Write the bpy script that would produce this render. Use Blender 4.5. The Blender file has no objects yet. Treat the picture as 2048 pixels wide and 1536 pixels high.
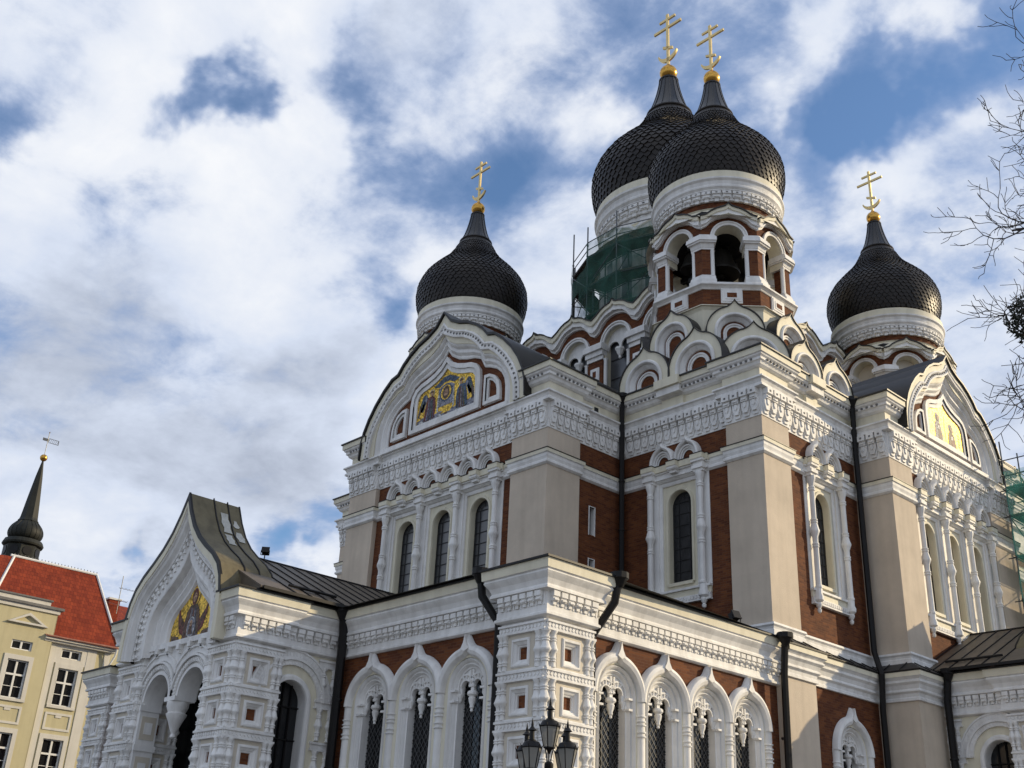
import bpy, bmesh, math, random
from math import sin, cos, pi, radians, sqrt, atan2, hypot
from mathutils import Vector, Matrix
random.seed(7)
SC = bpy.context.scene
COL = SC.collection

# ------------------------------------------------------------------ camera
FW = Vector((sin(-.833)*cos(.4419), cos(-.833)*cos(.4419), sin(.4419)))
R0 = Vector((cos(-.833), -sin(-.833), 0)); U0 = R0.cross(FW)
RR = R0*cos(.0502) + U0*sin(.0502); UU = -R0*sin(.0502) + U0*cos(.0502)
cam = bpy.data.cameras.new("camera"); camo = bpy.data.objects.new("camera", cam)
COL.objects.link(camo)
camo.matrix_world = Matrix(((RR.x, UU.x, -FW.x, 35.5), (RR.y, UU.y, -FW.y, -45.2), (RR.z, UU.z, -FW.z, 1.6), (0, 0, 0, 1)))
cam.sensor_width = 36; cam.lens = 36*2232/2048; cam.clip_end = 5000; cam.clip_start = .1
SC.camera = camo

# ------------------------------------------------------------------ light
SUN = Vector((1, 1.44, .67)).normalized()
sl = bpy.data.lights.new("sun", 'SUN'); sl.energy = 3.9; sl.angle = radians(.5); sl.color = (1, .81, .52)
so = bpy.data.objects.new("sun", sl); COL.objects.link(so); so.location = (60, 80, 60)
so.rotation_euler = SUN.to_track_quat('Z', 'Y').to_euler()
SC.view_settings.view_transform = 'Standard'; SC.view_settings.look = 'None'
SC.view_settings.gamma = 1; SC.view_settings.exposure = 0.0
SC.cycles.max_bounces = 6

def build_world():
    w = bpy.data.worlds.new("World"); SC.world = w; w.use_nodes = True
    nt = w.node_tree; N = nt.nodes; L = nt.links; N.clear()
    def nd(t, **k):
        n = N.new(t)
        for a, b in k.items(): setattr(n, a, b)
        return n
    def mth(op, a, b=None, clamp=False):
        n = nd('ShaderNodeMath', operation=op, use_clamp=clamp)
        for i, x in enumerate((a, b)):
            if x is None: continue
            if isinstance(x, (int, float)): n.inputs[i].default_value = x
            else: L.new(x, n.inputs[i])
        return n.outputs[0]
    def vm(op, a, b=None):
        n = nd('ShaderNodeVectorMath', operation=op)
        for i, x in enumerate((a, b)):
            if x is None: continue
            if isinstance(x, tuple): n.inputs[i].default_value = x
            else: L.new(x, n.inputs[i])
        return n
    out = nd('ShaderNodeOutputWorld'); bg = nd('ShaderNodeBackground'); L.new(bg.outputs[0], out.inputs[0])
    sky = nd('ShaderNodeTexSky', sky_type='NISHITA', sun_disc=False)
    sky.sun_elevation = radians(20.9); sky.sun_rotation = atan2(1, 1.44); sky.air_density = 1.0; sky.dust_density = .6; sky.ozone_density = 1.6
    tc = nd('ShaderNodeTexCoord'); d = tc.outputs['Generated']
    # cloud sheet: direction projected on a plane overhead
    sx = nd('ShaderNodeSeparateXYZ'); L.new(d, sx.inputs[0])
    zz = mth('ADD', mth('MAXIMUM', sx.outputs[2], 0.0), .22)
    cb = nd('ShaderNodeCombineXYZ'); L.new(mth('DIVIDE', sx.outputs[0], zz), cb.inputs[0]); L.new(mth('DIVIDE', sx.outputs[1], zz), cb.inputs[1])
    p = cb.outputs[0]
    def noise(vec, scale, detail, rough, dist=0., off=(0, 0, 0)):
        a = vm('ADD', vec, off); n = nd('ShaderNodeTexNoise'); n.inputs['Scale'].default_value = scale
        n.inputs['Detail'].default_value = detail; n.inputs['Roughness'].default_value = rough; n.inputs['Distortion'].default_value = dist
        L.new(a.outputs[0], n.inputs['Vector']); return n
    # warped direction for the openings and the grey bellies
    wn = noise(d, 5.5, 5, .6, 0, (3, 1, 2)); wv = vm('SUBTRACT', wn.outputs['Color'], (.5, .5, .5))
    ws = nd('ShaderNodeVectorMath', operation='SCALE'); L.new(wv.outputs[0], ws.inputs[0]); ws.inputs[3].default_value = .20
    dw = vm('ADD', d, None); L.new(ws.outputs[0], dw.inputs[1]); dw = dw.outputs[0]
    def blob(spots):
        tot = None
        for (px, py, rad, amp) in spots:
            v = (FW + RR*((px-1024)/2232) - UU*((py-768)/2232)).normalized()
            ds = vm('DISTANCE', dw, tuple(v)).outputs['Value']
            t = mth('DIVIDE', ds, rad/2232*.9); g = mth('MULTIPLY', mth('EXPONENT', mth('MULTIPLY', mth('MULTIPLY', t, t), -1.)), amp)
            tot = g if tot is None else mth('ADD', tot, g)
        return tot
    HOLES = [(400, 235, 90, .42), (480, 205, 80, .42), (310, 265, 60, .3), (600, 165, 60, .2), (700, 230, 100, .30), (780, 300, 110, .30), (860, 120, 90, .22), (690, 60, 60, .2), (70, 160, 100, .18), (20, 250, 60, .2),
             (930, 330, 110, .32), (1060, 300, 90, .34), (1000, 400, 70, .25), (790, 600, 70, .34), (640, 520, 50, .2), (740, 500, 60, .16), (200, 440, 80, .2), (260, 520, 60, .14), (1180, 120, 60, .1), (1250, 330, 60, .2),
             (1690, 250, 70, .5), (1770, 235, 90, .5), (1860, 225, 60, .45), (1760, 100, 50, .3), (1970, 140, 90, .34), (1650, 385, 60, .3), (1985, 40, 60, .15), (1520, 40, 60, .22), (1470, 150, 50, .14),
             (575, 1082, 45, .5), (225, 1075, 35, .4), (510, 1100, 60, .2), (660, 1050, 60, .25), (-400, 300, 300, .3), (2600, 200, 300, .3), (1000, -700, 350, .35), (400, -500, 250, .3)]
    PUFF = [(590, 250, 70, .50), (570, 70, 110, .42), (290, 120, 110, .32), (150, 330, 140, .26), (420, 330, 90, .38), (480, 470, 100, .34), (540, 660, 90, .36), (100, 520, 120, .2), (60, 1090, 90, .42), (150, 1120, 60, .35), (640, 1120, 60, .2),
            (1010, 200, 110, .16), (1240, 210, 80, .26), (1600, 200, 60, .4), (1640, 60, 90, .26), (1690, 400, 70, .2), (1830, 340, 80, .36), (1960, 300, 50, .3), (1880, 60, 60, .3), (300, 850, 350, .25), (1200, 500, 200, .2)]
    GREY = [(650, 840, 190, .26), (560, 950, 140, .18), (330, 800, 280, .20), (130, 950, 220, .26), (380, 980, 160, .16), (730, 720, 130, .22), (720, 600, 60, .15), (60, 640, 160, .2), (250, 640, 120, .12), (850, 60, 160, .2), (1950, 740, 200, .2), (1120, 420, 100, .12), (60, 130, 120, .2)]
    n1 = noise(p, 1.9, 10, .58, .3); n2 = noise(p, 7., 8, .62, .2, (5, 2, 0))
    dens = mth('ADD', mth('MULTIPLY', mth('SUBTRACT', n1.outputs['Fac'], .5), 1.5), mth('ADD', mth('MULTIPLY', mth('SUBTRACT', n2.outputs['Fac'], .5), .95), .88))
    dens = mth('ADD', mth('SUBTRACT', dens, blob(HOLES)), blob(PUFF))
    cov = nd('ShaderNodeMapRange', interpolation_type='SMOOTHSTEP'); cov.inputs[1].default_value = .66; cov.inputs[2].default_value = 1.04; L.new(dens, cov.inputs[0])
    veil = nd('ShaderNodeMapRange', interpolation_type='SMOOTHSTEP'); veil.inputs[1].default_value = .40; veil.inputs[2].default_value = .95; L.new(dens, veil.inputs[0])
    n3 = noise(p, 4.2, 7, .6, .3, (9, 4, 0))
    shade = mth('SUBTRACT', mth('ADD', mth('MULTIPLY', mth('SUBTRACT', dens, .95), .50), mth('ADD', mth('MULTIPLY', mth('SUBTRACT', n3.outputs['Fac'], .5), .9), .66)), blob(GREY), clamp=True)
    cr = nd('ShaderNodeValToRGB'); L.new(shade, cr.inputs[0])
    e = cr.color_ramp.elements; e[0].position = 0; e[0].color = (.33, .375, .475, 1); e[1].position = 1; e[1].color = (.97, .98, 1.0, 1)
    m = e.new(.5); m.color = (.68, .75, .89, 1)
    sk = nd('ShaderNodeMix', data_type='RGBA', blend_type='MULTIPLY'); sk.inputs[0].default_value = 1
    L.new(sky.outputs[0], sk.inputs[6]); sk.inputs[7].default_value = (.125, .148, .172, 1)
    mv = nd('ShaderNodeMix', data_type='RGBA'); L.new(mth('MULTIPLY', veil.outputs[0], .75), mv.inputs[0]); L.new(sk.outputs[2], mv.inputs[6]); mv.inputs[7].default_value = (.40, .50, .73, 1)
    mx = nd('ShaderNodeMix', data_type='RGBA'); L.new(cov.outputs[0], mx.inputs[0]); L.new(mv.outputs[2], mx.inputs[6]); L.new(cr.outputs[0], mx.inputs[7])
    L.new(mx.outputs[2], bg.inputs[0]); bg.inputs[1].default_value = 1.0
build_world()

# ------------------------------------------------------------------ materials
MATS = {}
def mat(name, base, rough=.6, var=.12, scale=1.5, bump=0., bscale=30, metal=0., dirt=0., spec=.5, tint=None):
    m = bpy.data.materials.new(name); m.use_nodes = True; nt = m.node_tree; N = nt.nodes; L = nt.links
    b = N['Principled BSDF']; b.inputs['Roughness'].default_value = rough; b.inputs['Metallic'].default_value = metal
    b.inputs['Specular IOR Level'].default_value = spec
    tc = N.new('ShaderNodeNewGeometry'); pos = tc.outputs['Position']
    n = N.new('ShaderNodeTexNoise'); n.inputs['Scale'].default_value = scale; n.inputs['Detail'].default_value = 6; n.inputs['Roughness'].default_value = .65
    L.new(pos, n.inputs['Vector'])
    cr = N.new('ShaderNodeValToRGB'); L.new(n.outputs['Fac'], cr.inputs[0])
    lo = tuple(c*(1-var) for c in (tint or base)); hi = tuple(min(1, c*(1+var*.6)) for c in base)
    cr.color_ramp.elements[0].position = .3; cr.color_ramp.elements[0].color = (*lo, 1)
    cr.color_ramp.elements[1].position = .68; cr.color_ramp.elements[1].color = (*hi, 1)
    colr = cr.outputs[0]
    if dirt:   # rain streaks: noise stretched vertically
        mp = N.new('ShaderNodeMapping'); mp.inputs['Scale'].default_value = (2.2, 2.2, .16); L.new(pos, mp.inputs[0])
        n2 = N.new('ShaderNodeTexNoise'); n2.inputs['Scale'].default_value = 1.6; n2.inputs['Detail'].default_value = 5; L.new(mp.outputs[0], n2.inputs['Vector'])
        r2 = N.new('ShaderNodeValToRGB'); L.new(n2.outputs['Fac'], r2.inputs[0])
        r2.color_ramp.elements[0].position = .34; r2.color_ramp.elements[0].color = (1-dirt, 1-dirt*1.05, 1-dirt*1.1, 1)
        r2.color_ramp.elements[1].position = .56; r2.color_ramp.elements[1].color = (1, 1, 1, 1)
        mx = N.new('ShaderNodeMix'); mx.data_type = 'RGBA'; mx.blend_type = 'MULTIPLY'; mx.inputs[0].default_value = 1
        L.new(colr, mx.inputs[6]); L.new(r2.outputs[0], mx.inputs[7]); colr = mx.outputs[2]
    L.new(colr, b.inputs['Base Color'])
    if bump:
        n3 = N.new('ShaderNodeTexNoise'); n3.inputs['Scale'].default_value = bscale; n3.inputs['Detail'].default_value = 4; L.new(pos, n3.inputs['Vector'])
        bp = N.new('ShaderNodeBump'); bp.inputs['Strength'].default_value = bump; bp.inputs['Distance'].default_value = .02
        L.new(n3.outputs['Fac'], bp.inputs['Height']); L.new(bp.outputs[0], b.inputs['Normal'])
    MATS[name] = m; return m
def brickmat(name, c1, c2, mortar, w=.26, h=.075, bump=.3, rough=.75):
    m = bpy.data.materials.new(name); m.use_nodes = True; nt = m.node_tree; N = nt.nodes; L = nt.links
    b = N['Principled BSDF']; b.inputs['Roughness'].default_value = rough; b.inputs['Specular IOR Level'].default_value = .12
    uv = N.new('ShaderNodeUVMap'); uv.uv_map = 'UVMap'
    t = N.new('ShaderNodeTexBrick'); L.new(uv.outputs[0], t.inputs['Vector']); t.inputs['Scale'].default_value = 1
    t.inputs['Brick Width'].default_value = w; t.inputs['Row Height'].default_value = h; t.inputs['Mortar Size'].default_value = .008; t.inputs['Mortar Smooth'].default_value = .2
    t.inputs['Color1'].default_value = (*c1, 1); t.inputs['Color2'].default_value = (*c2, 1); t.inputs['Mortar'].default_value = (*mortar, 1); t.inputs['Bias'].default_value = .1
    n = N.new('ShaderNodeTexNoise'); n.inputs['Scale'].default_value = 1.1; n.inputs['Detail'].default_value = 5; L.new(uv.outputs[0], n.inputs['Vector'])
    r = N.new('ShaderNodeValToRGB'); r.color_ramp.elements[0].color = (.72, .72, .74, 1); r.color_ramp.elements[0].position = .3; r.color_ramp.elements[1].position = .7; L.new(n.outputs['Fac'], r.inputs[0])
    mx = N.new('ShaderNodeMix'); mx.data_type = 'RGBA'; mx.blend_type = 'MULTIPLY'; mx.inputs[0].default_value = 1
    L.new(t.outputs['Color'], mx.inputs[6]); L.new(r.outputs[0], mx.inputs[7]); L.new(mx.outputs[2], b.inputs['Base Color'])
    bp = N.new('ShaderNodeBump'); bp.inputs['Strength'].default_value = bump; bp.inputs['Distance'].default_value = .01; bp.invert = True
    L.new(t.outputs['Fac'], bp.inputs['Height']); L.new(bp.outputs[0], b.inputs['Normal'])
    MATS[name] = m; return m
mat('white', (.79, .775, .745), .65, .13, .9, .2, 22, dirt=.15)
mat('cream', (.72, .67, .52), .65, .08, 1.0, .1, 25, dirt=.1)
mat('beige', (.58, .49, .385), .85, .14, .55, .45, 45, dirt=.07)
brickmat('brick', (.20, .070, .026), (.11, .036, .018), (.15, .075, .042), .27, .085, .6)
brickmat('brick_dark', (.16, .045, .028), (.12, .035, .024), (.12, .06, .045))
mat('roof', (.022, .020, .018), .45, .25, 1.5, .1, 8, spec=.35)
mat('black', (.010, .009, .009), .45, .2, 3, spec=.22)
mat('scale', (.021, .0165, .0135), .42, .4, 2.2, .15, 30, spec=.26)
mat('neck', (.016, .016, .018), .34, .2, 2)
mat('brownroof', (.15, .125, .07), .55, .3, .9, .2, 6, dirt=.25, spec=.3)
mat('greyroof', (.12, .095, .068), .5, .2, 1.2, .1, 8, dirt=.2, spec=.3)
mat('peel', (.46, .45, .40), .6, .2, 4)
mat('gold', (.62, .34, .07), .27, .25, 6, metal=1)
mat('giltcross', (.74, .55, .24), .35, .1, 5, metal=.9)
mat('glass', (.065, .067, .072), .3, .3, .8, spec=.8)
mat('lead', (.012, .012, .013), .5, .1, 3)
mat('wire', (.075, .075, .075), .5, .1, 3)
mat('dark', (.012, .012, .012), .8, .2, 2)
mat('stone', (.16, .155, .15), .8, .25, 2.2, .3, 15)
mat('yellow', (.50, .45, .28), .8, .06, .8, .15, 30, dirt=.08)
mat('ochrewhite', (.60, .58, .53), .75, .07, .8, .12, 30, dirt=.08)
brickmat('rooftile', (.30, .055, .022), (.20, .034, .016), (.08, .016, .009), .24, .30, .8, .7)
mat('copper', (.30, .12, .08), .5, .3, 2, dirt=.2)
mat('pane', (.012, .013, .015), .15, .3, .6, spec=.5)
mat('framewhite', (.72, .72, .70), .5, .05, 3)
mat('bark', (.045, .035, .03), .9, .3, 6)
mat('leaf', (.02, .026, .014), .6, .4, 3)
mat('steel', (.10, .105, .11), .4, .3, 5, metal=.5)
mat('plank', (.12, .10, .075), .8, .3, 3)
mat('cobble', (.15, .145, .14), .85, .25, 3, .5, 6)
mat('bronze', (.016, .014, .011), .5, .3, 3, spec=.3)
mat('verdigris', (.026, .027, .022), .55, .35, .8, .15, 6, dirt=.3, spec=.2)
def tess(name, base, metal=0., rough=.55, spec=.25):     # small glass cubes, each a little different
    m = bpy.data.materials.new(name); m.use_nodes = True; N = m.node_tree.nodes; L = m.node_tree.links; b = N['Principled BSDF']
    b.inputs['Roughness'].default_value = rough; b.inputs['Metallic'].default_value = metal; b.inputs['Specular IOR Level'].default_value = spec
    g = N.new('ShaderNodeNewGeometry'); v = N.new('ShaderNodeTexVoronoi'); v.inputs['Scale'].default_value = 15; L.new(g.outputs['Position'], v.inputs['Vector'])
    s = N.new('ShaderNodeSeparateColor'); L.new(v.outputs['Color'], s.inputs[0]); r = N.new('ShaderNodeValToRGB'); L.new(s.outputs[0], r.inputs[0])
    r.color_ramp.elements[0].color = (*[c*.4 for c in base], 1); r.color_ramp.elements[1].color = (*[min(1, c*1.7) for c in base], 1); L.new(r.outputs[0], b.inputs['Base Color'])
    bp = N.new('ShaderNodeBump'); bp.inputs['Strength'].default_value = .25; bp.inputs['Distance'].default_value = .01; L.new(s.outputs[1], bp.inputs['Height']); L.new(bp.outputs[0], b.inputs['Normal'])
    MATS[name] = m
for n_, c_ in (('tessblue', (.06, .085, .13)), ('tessred', (.12, .035, .03)), ('tessbrown', (.10, .062, .04)), ('tesswhite', (.42, .42, .40)), ('tessskin', (.34, .21, .13)), ('tessgrey', (.20, .20, .23)), ('tessgreen', (.07, .10, .06))): tess(n_, c_)
tess('mosaicgold', (.62, .39, .065), .8, .5)
def netmat():
    m = bpy.data.materials.new('net'); m.use_nodes = True; N = m.node_tree.nodes; L = m.node_tree.links
    b = N['Principled BSDF']; b.inputs['Base Color'].default_value = (.018, .10, .068, 1); b.inputs['Roughness'].default_value = .8
    g = N.new('ShaderNodeNewGeometry'); n = N.new('ShaderNodeTexNoise'); n.inputs['Scale'].default_value = 1.3; n.inputs['Detail'].default_value = 5; L.new(g.outputs['Position'], n.inputs['Vector'])
    r = N.new('ShaderNodeMapRange'); r.inputs[1].default_value = .3; r.inputs[2].default_value = .7; r.inputs[3].default_value = .22; r.inputs[4].default_value = .66; L.new(n.outputs['Fac'], r.inputs[0])
    L.new(r.outputs[0], b.inputs['Alpha']); MATS['net'] = m
    m = m.copy(); m.name = 'sunlitnet'; MATS['sunlitnet'] = m
    b = m.node_tree.nodes['Principled BSDF']; b.inputs['Base Color'].default_value = (.08, .42, .31, 1)  # same netting, its colour brightened to stand for sunlight
netmat()
def lanternglass():
    m = bpy.data.materials.new('lanternglass'); m.use_nodes = True; b = m.node_tree.nodes['Principled BSDF']
    b.inputs['Base Color'].default_value = (.30, .29, .26, 1); b.inputs['Roughness'].default_value = .25; b.inputs['Alpha'].default_value = .72; MATS['lanternglass'] = m
lanternglass()

# ------------------------------------------------------------------ mesh helpers
def FL(u, w, z): return (u, -w, z)          # facade-local: u along the wall, w outwards, z up
def FX(x, y, z): return (x, y, z)           # plain world / thing axes
class MB:
    def __init__(s, F=FL): s.v = []; s.f = []; s.m = []; s.n = []; s.F = F
    def add(s, vs, fs, mt):
        if mt not in s.n: s.n.append(mt)
        k = s.n.index(mt); o = len(s.v)
        s.v += [s.F(*p) for p in vs]
        for f in fs: s.f.append([i+o for i in f]); s.m.append(k)
    def box(s, a0, a1, b0, b1, c0, c1, mt):
        v = [(x, y, z) for x in (a0, a1) for y in (b0, b1) for z in (c0, c1)]
        s.add(v, [(0, 1, 3, 2), (4, 6, 7, 5), (0, 4, 5, 1), (2, 3, 7, 6), (0, 2, 6, 4), (1, 5, 7, 3)], mt)
    def bar(s, p, q, r, mt, n=6, r2=None):
        p = Vector(p); q = Vector(q); d = (q-p)
        if d.length < 1e-6: return
        d.normalize(); a = d.orthogonal().normalized(); b = d.cross(a); r2 = r if r2 is None else r2
        vs = [tuple(p+(a*cos(2*pi*i/n)+b*sin(2*pi*i/n))*r) for i in range(n)] + [tuple(q+(a*cos(2*pi*i/n)+b*sin(2*pi*i/n))*r2) for i in range(n)]
        s.add(vs, [(i, (i+1) % n, n+(i+1) % n, n+i) for i in range(n)] + [tuple(range(n)), tuple(range(2*n-1, n-1, -1))], mt)
    def tube(s, pts, r, mt, n=8):
        P = [Vector(p) for p in pts]; vs = []; fs = []
        up = None
        for i, p in enumerate(P):
            t = (P[min(i+1, len(P)-1)]-P[max(i-1, 0)]).normalized()
            if up is None: up = t.orthogonal().normalized()
            a = (up - t*up.dot(t)).normalized(); b = t.cross(a); up = a
            rr = r[i] if isinstance(r, (list, tuple)) else r
            vs += [tuple(p+(a*cos(2*pi*k/n)+b*sin(2*pi*k/n))*rr) for k in range(n)]
        for i in range(len(P)-1):
            for k in range(n): fs.append((i*n+k, i*n+(k+1) % n, (i+1)*n+(k+1) % n, (i+1)*n+k))
        fs += [tuple(range(n)), tuple(range((len(P)-1)*n, len(P)*n))]
        s.add(vs, fs, mt)
    def lathe(s, c, prof, mt, n=12, a0=0., a1=2*pi, cap=True):
        full = abs(a1-a0-2*pi) < 1e-6; m = n if full else n+1; vs = []; fs = []
        for r, z in prof:
            for k in range(m):
                a = a0+(a1-a0)*k/n; vs.append((c[0]+r*cos(a), c[1]+r*sin(a), z))
        for i in range(len(prof)-1):
            for k in range(n):
                k2 = (k+1) % m; fs.append((i*m+k, i*m+k2, (i+1)*m+k2, (i+1)*m+k))
        if full and cap: fs += [tuple(range(m)), tuple(range((len(prof)-1)*m, len(prof)*m))]
        if isinstance(mt, str): s.add(vs, fs, mt)
        else:
            for i in range(len(prof)-1): s.add(vs[i*m:(i+2)*m], [(k, (k+1) % m, m+(k+1) % m, m+k) for k in range(n)], mt[i])
    def prism(s, poly, w0, w1, mt, side=None):      # poly of (u,z), extruded over w
        n = len(poly); vs = [(u, w0, z) for u, z in poly]+[(u, w1, z) for u, z in poly]
        s.add(vs, [tuple(range(n)), tuple(range(2*n-1, n-1, -1))], mt)
        s.add(vs, [(i, (i+1) % n, n+(i+1) % n, n+i) for i in range(n)], side or mt)
    def slab(s, poly, z0, z1, mt, side=None):       # poly of (x,y), extruded over z
        n = len(poly); vs = [(x, y, z0) for x, y in poly]+[(x, y, z1) for x, y in poly]
        s.add(vs, [tuple(range(n)), tuple(range(2*n-1, n-1, -1))], mt)
        s.add(vs, [(i, (i+1) % n, n+(i+1) % n, n+i) for i in range(n)], side or mt)
    def ring(s, A, B, w0, w1, mt, edge=None, closed=False):   # plate between outlines A and B (same count), w0 back .. w1 front
        n = len(A); e = edge or mt
        vs = [(u, w1, z) for u, z in A]+[(u, w1, z) for u, z in B]+[(u, w0, z) for u, z in A]+[(u, w0, z) for u, z in B]
        rng = range(n if closed else n-1)
        s.add(vs, [(i, (i+1) % n, n+(i+1) % n, n+i) for i in rng], mt)
        s.add(vs, [(i, (i+1) % n, 2*n+(i+1) % n, 2*n+i) for i in rng]+[(n+i, n+(i+1) % n, 3*n+(i+1) % n, 3*n+i) for i in rng], e)
        if not closed: s.add(vs, [(0, n, 3*n, 2*n), (n-1, 2*n-1, 4*n-1, 3*n-1)], e)
    def cone_ring(s, A, wa, B, wb, mt, closed=False):         # sloping band between outline A at depth wa and B at wb
        n = len(A); vs = [(u, wa, z) for u, z in A]+[(u, wb, z) for u, z in B]
        s.add(vs, [(i, (i+1) % n, n+(i+1) % n, n+i) for i in range(n if closed else n-1)], mt)
    def sweep(s, path, prof, mt, closed=False, pclosed=False):   # path (u,z); prof (n,w): n along left normal
        P = [Vector(p) for p in path]; n = len(P); nor = []
        for i in range(n):
            a = P[(i-1) % n] if (closed or i > 0) else None; b = P[(i+1) % n] if (closed or i < n-1) else None
            d1 = (P[i]-a).normalized() if a is not None else None; d2 = (b-P[i]).normalized() if b is not None else None
            if d1 is None: d1 = d2
            if d2 is None: d2 = d1
            n1 = Vector((-d1.y, d1.x)); n2 = Vector((-d2.y, d2.x)); m = n1+n2
            if m.length < 1e-6: m = n1
            m.normalize(); nor.append(m/max(.35, m.dot(n1)))
        k = len(prof); vs = []
        for p, q in zip(P, nor):
            for o, w in prof: vs.append((p.x+q.x*o, w, p.y+q.y*o))
        fs = []
        for i in range(n if closed else n-1):
            j = (i+1) % n
            for a in range(k if pclosed else k-1):
                b = (a+1) % k; fs.append((i*k+a, i*k+b, j*k+b, j*k+a))
        if pclosed and not closed: fs += [tuple(range(k)), tuple(range((n-1)*k, n*k))]
        s.add(vs, fs, mt)
    def plan(s, path, prof, mts, closed=False):      # path (x,y), outside on the right hand; prof (o,z), one material per band
        P = [Vector(p) for p in path]; n = len(P); nor = []
        for i in range(n):
            a = P[(i-1) % n] if (closed or i > 0) else None; b = P[(i+1) % n] if (closed or i < n-1) else None
            d1 = (P[i]-a).normalized() if a is not None else None; d2 = (b-P[i]).normalized() if b is not None else None
            if d1 is None: d1 = d2
            if d2 is None: d2 = d1
            n1 = Vector((d1.y, -d1.x)); n2 = Vector((d2.y, -d2.x)); m = n1+n2; m.normalize(); nor.append(m/max(.3, m.dot(n1)))
        k = len(prof)
        for a in range(k-1):
            vs = []
            for p, q in zip(P, nor):
                for o, z in (prof[a], prof[a+1]): vs.append((p.x+q.x*o, p.y+q.y*o, z))
            fs = [(2*i, 2*i+1, 2*((i+1) % n)+1, 2*((i+1) % n)) for i in range(n if closed else n-1)]
            s.add(vs, fs, mts if isinstance(mts, str) else mts[a])
        if not closed:
            for i in (0, n-1):
                s.add([(P[i].x+nor[i].x*o, P[i].y+nor[i].y*o, z) for o, z in prof], [tuple(range(k))], mts if isinstance(mts, str) else mts[0])
    def wall(s, u0, u1, z0, z1, ops, w1, w0, mt, reveal=None):    # wall sheet with round-headed openings (uc,half,zb,zs,rise)
        reveal = reveal or mt; xs = u0
        for uc, h, zb, zs, rise in sorted(ops):
            if uc-h > xs+1e-4: s.quad(xs, uc-h, z0, z1, w1, mt)
            if zb > z0+1e-4: s.quad(uc-h, uc+h, z0, zb, w1, mt)
            if rise > 0: A = [(uc-h*cos(pi*i/14), zs+rise*sin(pi*i/14)) for i in range(15)]
            else: A = [(uc-h, zs), (uc+h, zs)]
            n = len(A); vs = [(u, w1, z) for u, z in A]+[(u, w1, z1) for u, z in A]
            s.add(vs, [(i, i+1, n+i+1, n+i) for i in range(n-1)], mt)
            B = [(uc-h, zb)]+A+[(uc+h, zb)]; n = len(B); vs = [(u, w1, z) for u, z in B]+[(u, w0, z) for u, z in B]
            s.add(vs, [(i, (i+1) % n, n+(i+1) % n, n+i) for i in range(n if zb > z0+1e-4 else n-1)], reveal)
            xs = uc+h
        if u1 > xs+1e-4: s.quad(xs, u1, z0, z1, w1, mt)
    def quad(s, u0, u1, z0, z1, w, mt): s.add([(u0, w, z0), (u1, w, z0), (u1, w, z1), (u0, w, z1)], [(0, 1, 2, 3)], mt)
    def mesh(s, name):
        me = bpy.data.meshes.new(name); bm = bmesh.new(); bv = [bm.verts.new(p) for p in s.v]
        uvl = bm.loops.layers.uv.new('UVMap')
        for f, k in zip(s.f, s.m):
            if len(set(f)) < 3: continue
            try: bf = bm.faces.new([bv[i] for i in f])
            except ValueError: continue
            bf.material_index = k
        bmesh.ops.recalc_face_normals(bm, faces=bm.faces)
        for bf in bm.faces:
            bf.smooth = True; n = bf.normal; ax, ay, az = abs(n.x), abs(n.y), abs(n.z)
            for lp in bf.loops:
                c = lp.vert.co
                if az > .9: lp[uvl].uv = (c.x, c.y)
                elif ay >= ax: lp[uvl].uv = (c.x*(1 if ay > .9 else 1.2), c.z)
                else: lp[uvl].uv = (c.y, c.z)
        bm.to_mesh(me); bm.free()
        me.set_sharp_from_angle(angle=radians(32))
        for nm in s.n: me.materials.append(MATS[nm])
        return me
    def build(s, name, parent=None, loc=(0, 0, 0), rz=0., sx=1.):
        o = bpy.data.objects.new(name, s.mesh(name)); COL.objects.link(o)
        if parent is not None: o.parent = parent
        o.location = loc; o.rotation_euler = (0, 0, rz)
        if sx != 1: o.scale = (sx, 1, 1)
        return o
def thing(name, label, cat, loc=(0, 0, 0), group=None, rz=0.):
    o = bpy.data.objects.new(name, None); COL.objects.link(o); o.location = loc; o.rotation_euler = (0, 0, rz); o.empty_display_size = .5
    return tag(o, label, cat, group)
def tag(o, label, cat, group=None, kind=None):
    if label: o['label'] = label
    if cat: o['category'] = cat
    if group: o['group'] = group
    if kind: o['kind'] = kind
    return o
KIDS = {}
def kids(o): return list(o.children)
def dup(o, parent, loc=None, rz=None, scale=None):       # a part with its sub-parts
    c = o.copy(); COL.objects.link(c); c.parent = parent
    if loc is not None: c.location = loc
    if rz is not None: c.rotation_euler = (0, 0, rz)
    if scale is not None: c.scale = scale
    for k in kids(o): dup(k, c)
    return c
def arc(cu, cz, r, a0, a1, n, rz=None):
    rz = r if rz is None else rz
    return [(cu+r*cos(radians(a0+(a1-a0)*i/n)), cz+rz*sin(radians(a0+(a1-a0)*i/n))) for i in range(n+1)]
def bez(p0, p1, p2, n): return [((1-t)**2*p0[0]+2*t*(1-t)*p1[0]+t*t*p2[0], (1-t)**2*p0[1]+2*t*(1-t)*p1[1]+t*t*p2[1]) for t in [i/n for i in range(n+1)]]
def keel(r, tip, zc=0., rz=None, a=68, legs=None, n=12):    # left foot .. over the arch with a keel tip .. right foot
    rz = r if rz is None else rz
    left = arc(0, zc, r, 180, 180-a, n, rz); q = left[-1]
    t = bez(q, (q[0]*.35, q[1]+(zc+rz-q[1])*.75), (0, zc+rz+tip), 5)
    L = left+t[1:]
    if legs is not None: L = [(-r, legs)]+L
    return L+[(-u, z) for u, z in reversed(L[:-1])]
def rect(u0, u1, z0, z1): return [(u0, z0), (u1, z0), (u1, z1), (u0, z1)]
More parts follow.
